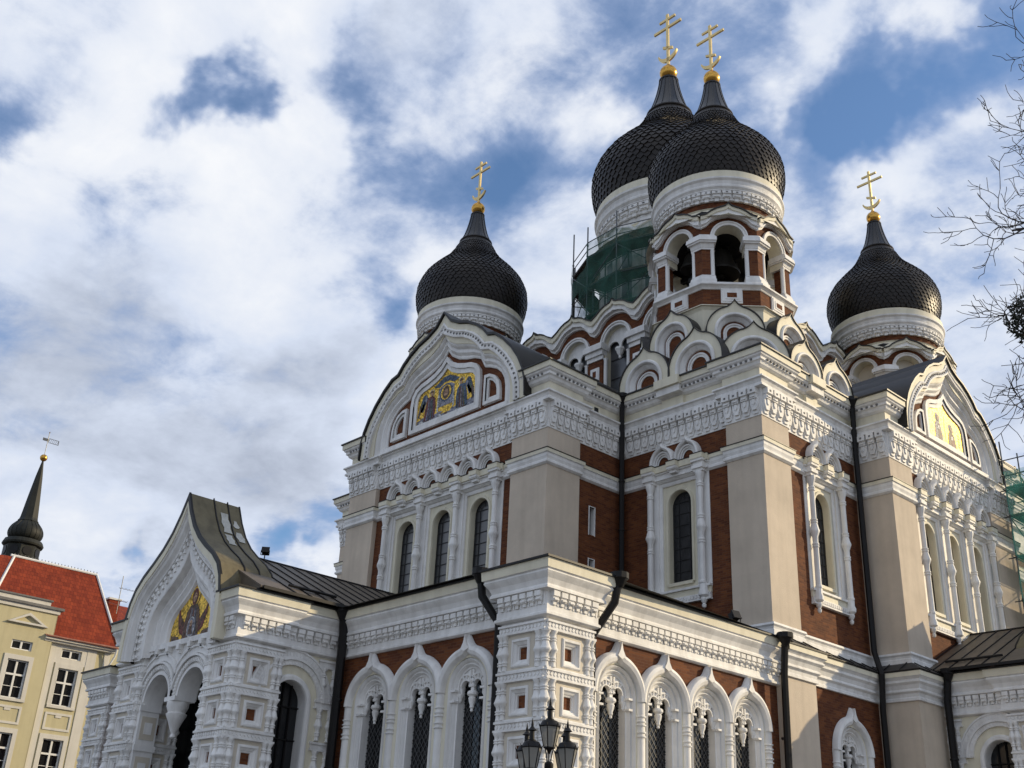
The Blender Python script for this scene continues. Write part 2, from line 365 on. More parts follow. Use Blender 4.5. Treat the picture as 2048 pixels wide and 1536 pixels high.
# ------------------------------------------------------------------ ground
g = MB(FX); g.slab([(-1500, -1500), (1500, -1500), (1500, 1500), (-1500, 1500)], -.3, 0, 'cobble'); tag(g.build('ground'), None, None, kind='structure')
g = MB(FX); g.slab([(-17, -31), (24, -31), (24, 20), (-17, 20)], 0.004, .14, 'stone'); tag(g.build('pavement'), None, None, kind='structure')

# ------------------------------------------------------------------ cathedral
CA = thing('cathedral', 'onion-domed cathedral of white stucco and red brick with gilded crosses', 'cathedral')
CX0 = .0
# plan outline of the upper church at the face of its corner strips, anticlockwise
UP = [(-6.6, -16.9), (-4.55, -16.9), (-4.55, -16.68), (4.55, -16.68), (4.55, -16.9), (6.6, -16.9), (6.6, -15.05), (6.4, -15.05), (6.4, -12.3), (11.9, -12.3), (11.9, -12.5),
      (13.55, -12.5), (13.55, -10.75), (13.35, -10.75), (13.35, -5.75), (14.95, -5.75), (14.95, -3.95), (14.75, -3.95), (14.75, 3.1), (14.95, 3.1), (14.95, 5.3), (13.35, 5.3),
      (13.35, 12.3), (6.6, 12.3), (6.6, 16.9), (-6.6, 16.9), (-6.6, 12.3), (-13.55, 12.3), (-13.55, 5.75), (-14.95, 5.75), (-14.95, -5.75), (-13.55, -5.75), (-13.55, -12.5),
      (-11.9, -12.5), (-11.9, -12.3), (-6.4, -12.3), (-6.4, -15.05), (-6.6, -15.05)]
# inner mass
b = MB(FX)
INNER = [(-6.1, -16.1), (6.1, -16.1), (6.1, -11.9), (12.9, -11.9), (12.9, -5.3), (14.2, -5.3), (14.2, 4.9), (12.9, 4.9), (12.9, 11.9), (6.1, 11.9), (6.1, 16.4), (-6.1, 16.4), (-6.1, 11.9), (-13.1, 11.9), (-13.1, 5.3), (-14.5, 5.3),
         (-14.5, -5.3), (-13.1, -5.3), (-13.1, -11.9), (-6.1, -11.9)]
b.slab(INNER, 0.1, 21.3, 'dark')
b.build('inner_wall', CA)
b = MB(FX); b.slab([(x*1.0, y) for x, y in INNER], 21.35, 21.5, 'roof'); b.build('flat_roof', CA)

# walls: brick fields and plaster corner strips -------------------------------------------------
def wallpart(name, fn, loc=(0, 0, 0), rz=0.):
    m = MB(); fn(m); return m.build(name, CA, loc, rz)
ZL, ZH = 9.2, 20.1
def w_a(m): m.wall(-4.6, 4.6, ZL, ZH, [(0, 3.72, 12.4, 17.6, 0)], 0, -.5, 'brick')
wallpart('brick_wall', w_a, (0, -16.68, 0))
def w_a2(m): m.wall(-2.95, 2.6, ZL, ZH, [(0, 1.28, 12.55, 17.6, 0)], 0, -.5, 'brick')
wallpart('brick_wall', w_a2, (9.35, -12.3, 0))
def w_b2(m): m.wall(-2.5, 2.55, ZL, ZH, [(0, 1.13, 12.55, 17.6, 0)], 0, -.5, 'brick')
wallpart('brick_wall', w_b2, (13.35, -8.3, 0), pi/2)
def w_b(m): m.wall(-3.6, 3.6, ZL, ZH, [(0, 3.22, 12.4, 17.6, 0)], 0, -.5, 'brick')
wallpart('brick_wall', w_b, (14.75, -.42, 0), pi/2)
def slit(m):
    m.wall(-1.4, 1.4, ZL, 14.9, [(-.45, .16, 13.6, 14.25, 0)], 0, -.4, 'brick', 'white'); m.wall(-1.4, 1.4, 14.9, ZH, [(-.45, .16, 15.25, 16.4, 0)], 0, -.4, 'brick', 'white')
    m.quad(-.61, -.29, 13.6, 16.4, -.2, 'glass')
    for z0, z1 in ((13.6, 14.25), (15.25, 16.4)):
        for a, c in ((-.64, -.60), (-.30, -.26)): m.box(a, c, -.1, .025, z0-.03, z1+.03, 'white')
        m.box(-.6, -.3, -.1, .022, z1, z1+.03, 'white')
wallpart('brick_wall', slit, (6.4, -13.65, 0), pi/2)
for lc, rz, hw in (((-9.2, -12.3, 0), 0, 2.8), ((-6.4, -13.65, 0), -pi/2, 1.4), ((13.35, 8.8, 0), pi/2, 3.55), ((-13.35, -9, 0), -pi/2, 3.5), ((0, 16.68, 0), pi, 6.5), ((10, 12.3, 0), pi, 3.5), ((-10, 12.3, 0), pi, 3.5), ((-13.35, 9, 0), -pi/2, 3.4), ((-14.75, 0, 0), -pi/2, 5.7)):
    m = MB(); m.quad(-hw, hw, .1, ZH, 0, 'brick'); m.build('brick_wall', CA, lc, rz)
PILS = [((4.55, 6.6), (-16.9, -15.05), 0), ((-6.6, -4.55), (-16.9, -15.05), 0), ((11.9, 13.55), (-12.5, -10.75), 0), ((13.0, 14.95), (-5.75, -3.95), 0), ((13.0, 14.95), (3.1, 5.3), 0), ((-13.55, -11.9), (-12.5, -10.75), 0)]
for (x0, x1), (y0, y1), _ in PILS:
    m = MB(FX); m.box(x0, x1, y0, y1, 9.2, 20.1, 'beige'); m.build('pilaster', CA)

# cornice ---------------------------------------------------------------------------------------
CP = [(-.4, 21.66), (.52, 21.66), (.52, 21.60), (.46, 21.60), (.45, 21.36), (.40, 21.34), (.38, 21.28), (.31, 21.22), (.31, 21.12), (.24, 21.08), (.20, 20.98), (.12, 20.92), (.06, 20.9), (-.1, 20.9)]
CM = ['roof', 'roof', 'roof', 'cream', 'white', 'white', 'white', 'white', 'white', 'white', 'white', 'white', 'white']
p1 = [(5.25, -16.9)]+UP[5:16]+[(14.95, -4.75)]
p2 = [(14.95, 3.9)]+UP[20:38]+[(-6.6, -16.9), (-5.25, -16.9)]
m = MB(FX); m.plan(p1, CP, CM); m.plan(p2, CP, CM)
LP = [(.06, 20.9), (.05, 20.46), (.34, 20.44), (.35, 20.37), (.27, 20.33), (.21, 20.2), (.27, 20.13), (.27, 20.05), (.06, 20.04), (.03, 18.95), (-.1, 18.95)]
LM = ['cream', 'white', 'white', 'white', 'white', 'white', 'white', 'white', 'white', 'white']
m.plan(UP, LP, LM, closed=True)
# the little blocks on the frieze of the corner bays
for a, c, ax in ((8.75, 9.85, 'A'), (-9.3, -8.5, 'B')):
    q = MB() if ax == 'A' else MB(lambda u, w, z: (13.35+w, u, z))
    if ax == 'A': q.F = lambda u, w, z: (u, -12.3-w, z)
    q.box(a, c, 0, .2, 20.46, 20.91, 'cream'); q.box(a-.08, c+.08, .0, .62, 21.30, 21.67, 'cream'); q.box(a-.05, c+.05, 0, .5, 21.0, 21.29, 'white'); q.box(a-.06, c+.06, 0, .26, 20.42, 20.52, 'white')
    m.n += [x for x in q.n if x not in m.n]; o = len(m.v); m.v += q.v
    for f, k in zip(q.f, q.m): m.f.append([i+o for i in f]); m.m.append(m.n.index(q.n[k]))
# dentil beads under the fascia
def along(path, closed=False):
    n = len(path)
    for i in range(n if closed else n-1):
        a = Vector(path[i]); c = Vector(path[(i+1) % n]); L = (c-a).length
        if L < .3: continue
        d = (c-a)/L; yield a, d, Vector((d.y, -d.x)), L
VIS = UP[0:16]+UP[15:22]
for seg in (p1, p2[:3], [(-6.6, -15.05), (-6.6, -16.9), (-5.25, -16.9)], [(-13.55, -12.5), (-11.9, -12.5), (-11.9, -12.3), (-6.6, -12.3)]):
    for a, d, nn, L in along(seg):
        k = max(1, int(L/.21))
        for j in range(k):
            c = a+d*((j+.5)*L/k)
            vs = []
            for s_ in (-.04, .04):
                for o_ in (.2, .37):
                    for z_ in (21.14, 21.21): vs.append((c.x+d.x*s_+nn.x*o_, c.y+d.y*s_+nn.y*o_, z_))
            m.add(vs, [(0, 1, 3, 2), (4, 6, 7, 5), (0, 4, 5, 1), (2, 3, 7, 6), (0, 2, 6, 4), (1, 5, 7, 3)], 'stone')
m.box(6.44, 6.475, -14.1, -13.86, 20.58, 20.80, 'dark')
m.build('cornice', CA)
def corbels(m, a, d, nn, L, pitch=.405, inset=0.):
    k = max(1, round(L/pitch)); p = L/k
    def bx(c, s0, s1, o0, o1, z0, z1, mt='white'):
        vs = [(c.x+d.x*s+nn.x*o, c.y+d.y*s+nn.y*o, z) for s in (s0, s1) for o in (o0, o1) for z in (z0, z1)]
        m.add(vs, [(0, 1, 3, 2), (4, 6, 7, 5), (0, 4, 5, 1), (2, 3, 7, 6), (0, 2, 6, 4), (1, 5, 7, 3)], mt)
    def pl(c, poly, o0, o1, mt='white'):
        n = len(poly); vs = [(c.x+d.x*s+nn.x*o0, c.y+d.y*s+nn.y*o0, z) for s, z in poly]+[(c.x+d.x*s+nn.x*o1, c.y+d.y*s+nn.y*o1, z) for s, z in poly]
        m.add(vs, [tuple(range(n)), tuple(range(2*n-1, n-1, -1))]+[(i, (i+1) % n, n+(i+1) % n, n+i) for i in range(n)], mt)
    for j in range(k):
        c = a+d*((j+.5)*p); h = p/2
        bx(c, -h*.80, h*.80, .03, .31, 19.80, 20.03)
        bx(c, -h*.2, h*.2, .3, .325, 19.88, 19.95, 'stone')
        bx(c, -h*.70, h*.70, .03, .23, 19.60, 19.80)
        bx(c, -h*.5, h*.5, .03, .27, 19.66, 19.72)
        pl(c, [(-h*.86, 19.60), (-h*.86, 19.42), (-h*.42, 19.16), (h*.42, 19.16), (h*.86, 19.42), (h*.86, 19.60)], .03, .16)
        pl(c, [(-h*.3, 19.58), (-h*.3, 19.42), (0, 19.34), (h*.3, 19.42), (h*.3, 19.58)], .15, .205)
        pl(c, [(-h*.98, 19.44), (-h*.98, 19.30), (-h*.5, 19.03), (h*.5, 19.03), (h*.98, 19.30), (h*.98, 19.44)], .02, .085)
m = MB(FX)
for a, d, nn, L in along(UP[0:16]+[UP[16], UP[17], UP[18], UP[19], UP[20], UP[21]]): corbels(m, a, d, nn, L)
for a, d, nn, L in along([(-13.55, -10.75), (-13.55, -12.5), (-11.9, -12.5), (-11.9, -12.3), (-6.4, -12.3), (-6.4, -15.05), (-6.6, -15.05), (-6.6, -16.9)]): corbels(m, a, d, nn, L)
m.build('corbel_frieze', CA)

# string course with its dark flashing
BP = [(-.05, 18.03), (.19, 18.03), (.19, 18.0), (.17, 17.995), (.16, 17.86), (.11, 17.83), (.10, 17.72), (.05, 17.6), (.11, 17.55), (.11, 17.47), (.03, 17.40), (-.05, 17.40)]
BM = ['black', 'black', 'black', 'cream', 'white', 'white', 'white', 'white', 'white', 'white', 'white']
m = MB(FX); m.plan(UP, BP, BM, closed=True); m.build('string_course', CA)

# upper windows ------------------------------------------------------------------------------------
def lathe_col(m, u, w, z0, z1, r, mt='white', n=10):     # turned column with a belly in the middle
    H = z1-z0; zb = z0+H*.49
    pr = [(r*1.25, z0), (r*1.25, z0+.08), (r*1.0, z0+.12), (r*.95, zb-.62), (r*1.2, zb-.6), (r*1.2, zb-.55), (r, zb-.53), (r*1.2, zb-.5), (r*1.2, zb-.46), (r*.95, zb-.42), (r*1.0, zb-.2), (r*1.5, zb-.06), (r*1.72, zb), (r*1.72, zb+.06), (r*1.5, zb+.12), (r*1.05, zb+.34),
          (r*1.25, zb+.36), (r*1.25, zb+.41), (r, zb+.43), (r*1.25, zb+.46), (r*1.25, zb+.5), (r*.92, zb+.53), (r*.92, z1-.62), (r*1.2, z1-.6), (r*1.2, z1-.55), (r, z1-.53), (r*1.2, z1-.5), (r*1.2, z1-.46), (r*.9, z1-.42), (r*1.1, z1-.3), (r*1.5, z1-.16), (r*1.6, z1-.12), (r*1.6, z1)]
    m.lathe((u, w), pr, mt, n)
def upper_window(nb, sp, brk=True):
    H = nb*sp/2; o = MB()
    cols = [-H+i*sp for i in range(nb+1)]; bays = [-H+(i+.5)*sp for i in range(nb)]
    o.wall(-H, H, 12.9, 17.45, [(c, .56, 13.28, 16.42, .56) for c in bays], -.12, -.46, 'cream')
    for c in bays:
        P = [(c-.63, 13.22)]+arc(c, 16.42, .63, 180, 0, 12)+[(c+.63, 13.22)]
        o.sweep(P, [(-.07, -.13), (-.05, -.06), (.03, -.05), (.06, -.09), (.07, -.13)], 'cream')
        P = [(c-.86, 13.0), (c-.86, 17.28), (c+.86, 17.28), (c+.86, 13.0)]
        o.sweep(P, [(-.03, -.12), (-.03, -.06), (.05, -.02), (.22, -.02), (.22, -.12)], 'white')
        o.box(c-.6, c+.6, -.2, -.02, 13.14, 13.26, 'cream')
    for c in cols: o.box(c-.30, c+.30, -.3, .03, 12.9, 17.45, 'white')
    e = .34
    o.box(-H-e, H+e, -.1, .06, 17.42, 17.50, 'white'); o.box(-H-e-.02, H+e+.02, -.1, .17, 17.5, 17.58, 'white')
    o.box(-H-e, H+e, -.1, .12, 17.58, 17.74, 'white'); o.box(-H-e-.03, H+e+.03, -.1, .2, 17.74, 17.8, 'white'); o.box(-H-e-.05, H+e+.05, -.1, .26, 17.8, 18.06, 'cream')
    o.box(-H-e-.06, H+e+.06, -.1, .28, 18.06, 18.09, 'black')
    for c in cols+bays:
        k = .26 if c in cols else .2
        z0 = 17.36 if c in cols else 17.6
        o.box(c-k, c+k, .02, .4, z0+.12, z0+.26, 'white'); o.box(c-k+.04, c+k-.04, .02, .33, z0, z0+.12, 'white'); o.box(c-k+.03, c+k-.03, .02, .34, z0+.26, 17.76, 'white')
        o.box(c-k-.02, c+k+.02, .02, .43, 17.76, 17.86, 'white'); o.box(c-k-.03, c+k+.03, .02, .46, 17.86, 18.065, 'cream'); o.box(c-k-.04, c+k+.04, .02, .48, 18.065, 18.095, 'black')
    # arcade of small keel arches standing on the ledge
    r = sp/4
    for i in range(2*nb):
        c = -H+(i+.5)*sp/2; sh = lambda L: [(c+u, z) for u, z in L]
        Z = 18.14
        o.sweep(sh(keel(r-.085, .12, Z, .66, 60, 18.09)), [(-.09, .02), (-.09, .2), (-.06, .29), (0, .33), (.06, .29), (.084, .2), (.084, .02)], 'white')
        rr = [(r-.17, .56, .2), (r-.23, .49, .2), (r-.23, .48, .14), (r-.29, .42, .14), (r-.29, .41, .08), (r-.36, .34, .08)]
        for a_, b_ in zip(rr[:-1], rr[1:]): o.cone_ring(sh(arc(0, Z, a_[0], 180, 0, 12, a_[1])), a_[2], sh(arc(0, Z, b_[0], 180, 0, 12, b_[1])), b_[2], 'white')
        o.prism(sh(arc(0, Z-.03, r-.34, 180, 0, 12, .36)), -.02, .035, 'brick')
    # sill
    o.box(-H-.28, H+.28, -.3, .08, 12.62, 12.9, 'cream'); o.box(-H-.3, H+.3, -.1, .16, 12.86, 12.94, 'white'); o.box(-H-.26, H+.26, -.1, .12, 12.42, 12.62, 'white'); o.box(-H-.28, H+.28, -.1, .16, 12.36, 12.42, 'white')
    n = int(2*H/.15)
    for i in range(n): c = -H+(i+.5)*2*H/n; o.box(c-.045, c+.045, .1, .16, 12.45, 12.58, 'white')
    win = o.mesh('window')
    gl = MB(); wr = MB()
    gl.quad(-.6, .6, 13.2, 17.05, -.4, 'glass')
    P = [(-.5, 13.3)]+arc(0, 16.42, .5, 180, 0, 10)+[(.5, 13.3)]
    wr.sweep(P, [(-.02, -.36), (.07, -.36)], 'lead')
    for x in (-.27, .27): wr.box(x-.012, x+.012, -.385, -.36, 13.3, 16.55, 'lead')
    for j in range(7): z = 13.75+j*.47; wr.box(-.5, .5, -.386, -.362, z-.011, z+.011, 'lead')
    for a in (45, 90, 135): wr.bar((.27*cos(radians(a)), -.372, 16.5+.2*sin(radians(a))), (.52*cos(radians(a)), -.372, 16.42+.52*sin(radians(a))), .012, 'lead', 4)
    wr.sweep(arc(0, 16.5, .27, 180, 0, 8), [(-.012, -.37), (.012, -.37)], 'lead')
    cl = MB(); lathe_col(cl, 0, .2, 12.95, 17.38, .115)
    cl.lathe((0, .16), [(.01, 12.02), (.07, 12.06), (.09, 12.16), (.05, 12.2), (.10, 12.26), (.13, 12.36), (.11, 12.42), (.2, 12.5), (.21, 12.62), (.16, 12.74), (.17, 12.9), (.14, 12.97)], 'white', 10)
    return win, gl.mesh('pane'), wr.mesh('glazing_bar'), cl.mesh('colonette'), cols, bays
def part(name, me, parent, loc=(0, 0, 0), rz=0., sc=None):
    o = bpy.data.objects.new(name, me); COL.objects.link(o); o.parent = parent; o.location = loc; o.rotation_euler = (0, 0, rz)
    if sc: o.scale = sc
    return o
U3 = upper_window(3, 2.43); U1 = upper_window(1, 2.5)
def put_window(U, loc, rz, sx):
    w = part('window', U[0], CA, loc, rz, (sx, 1, 1))
    for c in U[5]: part('pane', U[1], w, (c, 0, 0)); part('glazing_bar', U[2], w, (c, 0, 0))
    for c in U[4]: part('colonette', U[3], w, (c, 0, 0))
put_window(U3, (0.02, -16.68, 0), 0, 1); put_window(U1, (9.35, -12.3, 0), 0, 1)
put_window(U1, (13.35, -8.3, 0), pi/2, .88); put_window(U3, (14.75, -.42, 0), pi/2, .865)

# gables --------------------------------------------------------------------------------------------
GO = [(0, 26.3), (.5, 25.72), (1.05, 25.42), (1.7, 25.2), (2.3, 24.86), (2.75, 24.5), (3.1, 24.1), (3.55, 23.98), (4.1, 23.55), (4.65, 22.98), (5.1, 22.35), (5.4, 21.75), (5.55, 21.2), (5.6, 20.46)]
def offs(L, d):     # offset the right half outline inwards by d
    out = []; P = [Vector(p) for p in L]
    for i, p in enumerate(P):
        if i == 0:
            t = (P[1]-p).normalized(); n = Vector((-t.y, t.x)); out.append((0, p.y-d/max(.3, n.y if n.y > 0 else -n.y))); continue
        t1 = (p-P[i-1]).normalized(); t2 = (P[i+1]-p).normalized() if i < len(P)-1 else t1
        n1 = Vector((t1.y, -t1.x)); n2 = Vector((t2.y, -t2.x)); m = (n1+n2).normalized(); k = d/max(.6, m.dot(n1)); out.append((max(0.0, p.x+m.x*k), p.y+m.y*k))
    out[-1] = (out[-1][0], L[-1][1]); return out
def mir(L): return [(-u, z) for u, z in reversed(L[1:])]+L
TB = [(0, 24.5), (.3, 24.14), (.75, 23.86), (1.3, 23.68), (1.85, 23.56), (2.3, 23.36), (2.6, 22.86), (2.95, 22.74), (3.35, 22.56), (3.68, 22.28), (3.88, 21.95), (3.96, 21.6), (3.98, 21.2), (3.98, 20.46)]
def LG(t): return mir([(u0+(u1-u0)*t, z0+(z1-z0)*t) for (u0, z0), (u1, z1) in zip(TB, GO)])
def gable():
    o = MB()
    A = mir(GO); B = LG(.40)
    o.ring(A, B, -.9, .50, 'cream')
    o.sweep(mir(offs(GO, .02)), [(-.02, .50), (-.02, .56), (-.30, .56), (-.30, .50)], 'cream')
    o.sweep(mir(offs(GO, .34)), [(.04, .5), (.03, .6), (-.05, .62), (-.10, .56), (-.2, .56), (-.24, .63), (-.32, .62), (-.34, .5)], 'white')
    ln = mir(offs(GO, .49)); 
    for (u0, z0), (u1, z1) in zip(ln[:-1], ln[1:]):
        L = hypot(u1-u0, z1-z0); k = max(1, int(L/.2))
        for j in range(k):
            t = (j+.5)/k; u = u0+(u1-u0)*t; z = z0+(z1-z0)*t; o.box(u-.035, u+.035, .55, .6, z-.035, z+.035, 'stone')
    # stepped white mouldings down to the brick ground
    SG = [(.40, .45), (.36, .47), (.32, .42), (.27, .30), (.24, .33), (.17, .33), (.12, .25), (.10, .20), (.04, .22), (0, .19), (0, .1)]
    for (t0, w0), (t1, w1) in zip(SG[:-1], SG[1:]): o.cone_ring(LG(t0), w0, LG(t1), w1, 'white')
    o.prism(mir(TB), -.9, .12, 'brick')
    # central frame, ogee headed
    f0 = [(0, 24.22), (.35, 23.86), (.8, 23.62), (1.3, 23.46), (1.75, 23.36), (2.1, 23.18), (2.33, 22.85), (2.4, 22.4), (2.4, 21.0)]
    f1 = [(0, 23.66), (.3, 23.38), (.7, 23.18), (1.15, 23.04), (1.55, 22.95), (1.82, 22.85), (1.96, 22.66), (2.0, 22.3), (2.0, 21.36)]
    def frame(f0, f1, c=0, mirror=True):
        a = mir(f0) if mirror else f0; b_ = mir(f1) if mirror else f1
        mid = [((x0+x1)/2, (z0+z1)/2) for (x0, z0), (x1, z1) in zip(a, b_)]
        o.ring(a, mid, .1, .27, 'white', closed=True); o.cone_ring(mid, .27, mid, .2, 'white', closed=True); o.cone_ring(mid, .2, b_, .2, 'white', closed=True); o.cone_ring(b_, .2, b_, .1, 'white', closed=True)
    frame(f0, f1)
    for s in (-1, 1):
        n0 = [(s*2.66, 21.0), (s*2.66, 22.42), (s*3.0, 22.40), (s*3.35, 22.22), (s*3.6, 21.9), (s*3.7, 21.5), (s*3.72, 21.0)]
        n1 = [(s*2.92, 21.3), (s*2.92, 22.12), (s*3.05, 22.11), (s*3.2, 22.0), (s*3.36, 21.82), (s*3.43, 21.58), (s*3.44, 21.3)]
        frame(n0, n1, mirror=False)
    # moulded base line
    o.box(-4.3, 4.3, -.5, .36, 20.5, 20.72, 'white'); o.box(-4.4, 4.4, -.5, .42, 20.44, 20.52, 'white')
    return o
def groof(back):
    o = MB(); A = mir(GO); out = mir([(p[0]+(.0 if i == 0 else .05), p[1]+.10) for i, p in enumerate(GO)])
    o.ring(out, A, -back, .66, 'roof')
    return o
def icon_gate():     # two winged figures holding a cloth with a face on a gold ground
    o = MB(); f1 = [(0, 23.66), (.3, 23.38), (.7, 23.18), (1.15, 23.04), (1.55, 22.95), (1.82, 22.85), (1.96, 22.66), (2.0, 22.3), (2.0, 21.36)]
    o.prism(mir(f1), .1, .14, 'mosaicgold')
    def pg(L, mt, w): o.prism(L, .135, w, mt)
    def el(u, z, a, b_, mt, w, n=14): pg(arc(u, z, a, 0, 360-360/n, n-1, b_), mt, w)
    pg([(-1.95, 21.38), (1.95, 21.38), (1.95, 21.75), (1.5, 21.66), (1.1, 21.78), (.6, 21.6), (.1, 21.55), (-.4, 21.66), (-.9, 21.58), (-1.4, 21.7), (-1.95, 21.55)], 'tessgrey', .144)
    for s in (-1, 1):
        el(s*1.02, 22.72, .2, .2, 'tesswhite', .146); el(s*1.02, 22.72, .165, .165, 'mosaicgold', .150)
        pg([(s*.75, 21.45), (s*1.5, 21.45), (s*1.42, 22.1), (s*1.28, 22.55), (s*.95, 22.6), (s*.76, 22.4), (s*.7, 22.0)], 'tessred' if s < 0 else 'tessblue', .152)
        pg([(s*.95, 21.45), (s*1.3, 21.45), (s*1.2, 22.3), (s*1.0, 22.5)], 'tessbrown' if s > 0 else 'tessblue', .156)
        el(s*1.0, 22.70, .09, .12, 'tessskin', .158); pg(arc(s*1.02, 22.74, .12, 0, 180, 8), 'tessbrown', .162)
        pg([(s*1.25, 22.55), (s*1.45, 22.8), (s*1.62, 22.75), (s*1.85, 22.2), (s*1.93, 21.7), (s*1.7, 21.85), (s*1.5, 22.2)], 'tessblue', .148)
        pg([(s*.55, 22.5), (s*.6, 21.7), (s*.5, 21.62), (s*.47, 22.5)], 'tesswhite', .160)
    for s in (-1, 1):
        for k in range(5): pg([(s*(.80+.13*k), 21.46), (s*(.84+.13*k), 21.46), (s*(.90+.08*k), 22.0), (s*(.93+.07*k), 22.45), (s*(.90+.07*k), 22.45), (s*(.86+.08*k), 22.0)], ('tessblue', 'tessgreen', 'tessbrown', 'tessred', 'tessgrey')[(k+(s > 0)*2) % 5], .1575)
        for k in range(4): pg([(s*(1.32+.1*k), 22.5-.14*k), (s*(1.42+.12*k), 22.74-.12*k), (s*(1.60+.09*k), 22.2-.16*k), (s*(1.56+.07*k), 21.95-.1*k)], ('tessgrey', 'tessblue', 'tessgreen', 'tessbrown')[k], .1515)
        pg([(s*1.5, 21.66), (s*1.8, 21.72), (s*1.72, 21.95), (s*1.52, 21.9)], 'mosaicgold', .153)
    pg([(-.62, 23.05), (-.2, 23.3), (.2, 23.3), (.62, 23.05), (.5, 22.9), (.2, 23.02), (-.2, 23.02), (-.5, 22.9)], 'tessblue', .146)
    for k in range(9): pg([(-1.8+.42*k, 21.4), (-1.5+.42*k, 21.4), (-1.6+.42*k, 21.52+.08*(k % 3)), (-1.74+.42*k, 21.5)], ('tesswhite', 'tessbrown', 'tessgrey')[k % 3], .1465)
    pg([(-.5, 21.85), (.5, 21.85), (.55, 22.75), (.3, 22.88), (0, 22.92), (-.3, 22.88), (-.55, 22.75)], 'tessgrey', .150)
    el(0, 22.48, .44, .44, 'tessblue', .156); el(0, 22.48, .36, .36, 'mosaicgold', .160)
    pg(arc(0, 22.48, .23, 0, 348, 17, .33), 'tessbrown', .164); el(0, 22.46, .13, .2, 'tessskin', .168); pg([(-.08, 22.32), (.08, 22.32), (.05, 22.16), (-.05, 22.16)], 'tessbrown', .172)
    pg([(-.05, 22.5), (-.09, 22.5), (-.09, 22.53), (-.05, 22.53)], 'tessbrown', .172); pg([(.05, 22.5), (.09, 22.5), (.09, 22.53), (.05, 22.53)], 'tessbrown', .172)
    el(.0, 23.15, .22, .14, 'tessblue', .15); pg([(-.9, 22.95), (-.4, 23.2), (-.2, 23.0), (-.5, 22.85)], 'tessblue', .148); pg([(.9, 22.95), (.4, 23.2), (.2, 23.0), (.5, 22.85)], 'tessblue', .148)
    pg([(-.3, 21.5), (.4, 21.5), (.2, 21.72), (-.1, 21.7)], 'mosaicgold', .152)
    return o
def icon_pair():     # two standing haloed figures on a gold ground
    o = MB(); f1 = [(0, 23.66), (.3, 23.38), (.7, 23.18), (1.15, 23.04), (1.55, 22.95), (1.82, 22.85), (1.96, 22.66), (2.0, 22.3), (2.0, 21.36)]
    o.prism(mir(f1), .1, .14, 'mosaicgold')
    def pg(L, mt, w): o.prism(L, .135, w, mt)
    for u, z, a_, c_ in ((-.78, 22.3, 'tessgrey', 'tessbrown'), (.72, 22.1, 'tessbrown', 'tessred')):
        pg(arc(u, z+.32, .3, 0, 345, 20), 'tessred', .145); pg(arc(u, z+.32, .26, 0, 345, 20), 'tessgrey', .149)
        pg([(u-.45, 21.4), (u+.48, 21.4), (u+.42, 21.8), (u+.3, z+.02), (u+.1, z+.14), (u-.14, z+.14), (u-.34, z-.02), (u-.42, 21.8)], a_, .153)
        pg([(u-.1, 21.4), (u+.3, 21.4), (u+.2, z-.1), (u-.02, z)], c_, .157)
        pg(arc(u, z+.3, .13, 0, 345, 14, .19), 'tessbrown', .158); pg(arc(u, z+.29, .085, 0, 345, 12, .13), 'tessskin', .162)
        pg([(u-.12, z-.35), (u+.14, z-.3), (u+.16, z-.1), (u-.1, z-.14)], 'tesswhite', .162)
    for k in range(5): pg([(1.45, 22.3-.16*k), (1.7, 22.3-.16*k), (1.66, 22.2-.16*k), (1.5, 22.2-.16*k)], 'tessred', .146)
    pg([(-.04, 21.5), (.04, 21.5), (.03, 22.9), (-.03, 22.9)], 'tessbrown', .146)
    return o
gm = gable().mesh('gable'); 
ga = part('gable', gm, CA, (0, -16.72, 0)); gb = part('gable', gm, CA, (14.78, -.32, 20.45*(1-.845)), pi/2, (.79, 1, .845))
icon_gate().build('icon_mosaic', ga); icon_pair().build('icon_mosaic', gb)
m = MB(); 
groof(10.2).build('vault_roof', CA, (0, -16.72, 0)); o = groof(8.5).build('vault_roof', CA, (14.78, -.32, 20.45*(1-.845)), pi/2); o.scale = (.79, 1, .845)
# ledge, base course and lower walls of the long side -----------------------------------------------
LOW = [(11.0, -12.6), (13.9, -12.6), (13.9, -10.62), (13.68, -10.62), (13.68, -6.1), (15.3, -6.1), (15.3, -3.9), (15.1, -3.9), (15.1, 3.2), (15.3, 3.2), (15.3, 5.6), (13.68, 5.6), (13.68, 12.6), (6.9, 12.6), (6.9, 17.2), (-6.9, 17.2), (-6.9, 12.6), (-13.9, 12.6), (-13.9, -12.6)]
m = MB(FX)
m.plan(LOW[1:], [(-.3, 10.34), (.36, 10.30), (.36, 10.26), (.33, 10.25), (.33, 10.08), (.28, 10.05), (.2, 9.98), (.25, 9.93), (.25, 9.88), (.16, 9.8), (.1, 9.66), (.15, 9.6), (.15, 9.56), (.05, 9.5), (.03, 9.38), (.08, 9.33), (.08, 9.24), (-.1, 9.22)],
       ['black', 'black', 'black', 'cream']+['white']*13)
m.build('ledge_cornice', CA)
BASEP = [(.02, 11.1), (.12, 11.08), (.14, 11.0), (.08, 10.94), (.06, 10.86), (.10, 10.82), (.10, 10.58), (-.05, 10.56)]
m = MB(FX); m.plan(UP[10:22], BASEP, 'white'); m.build('base_course', CA)
m = MB(FX); m.plan(UP[11:22], [(.08, 10.68), (.72, 10.31), (.72, 10.29)], ['roof', 'roof'])
for a, d, nn, L in along(UP[11:22]):
    k = int(L/.75)
    for j in range(k+1):
        c = a+d*(.1+j*(L-.2)/max(1, k)); m.bar((c.x+nn.x*.09, c.y+nn.y*.09, 10.70), (c.x+nn.x*.7, c.y+nn.y*.7, 10.34), .02, 'black', 4)
m.build('ledge_roof', CA)
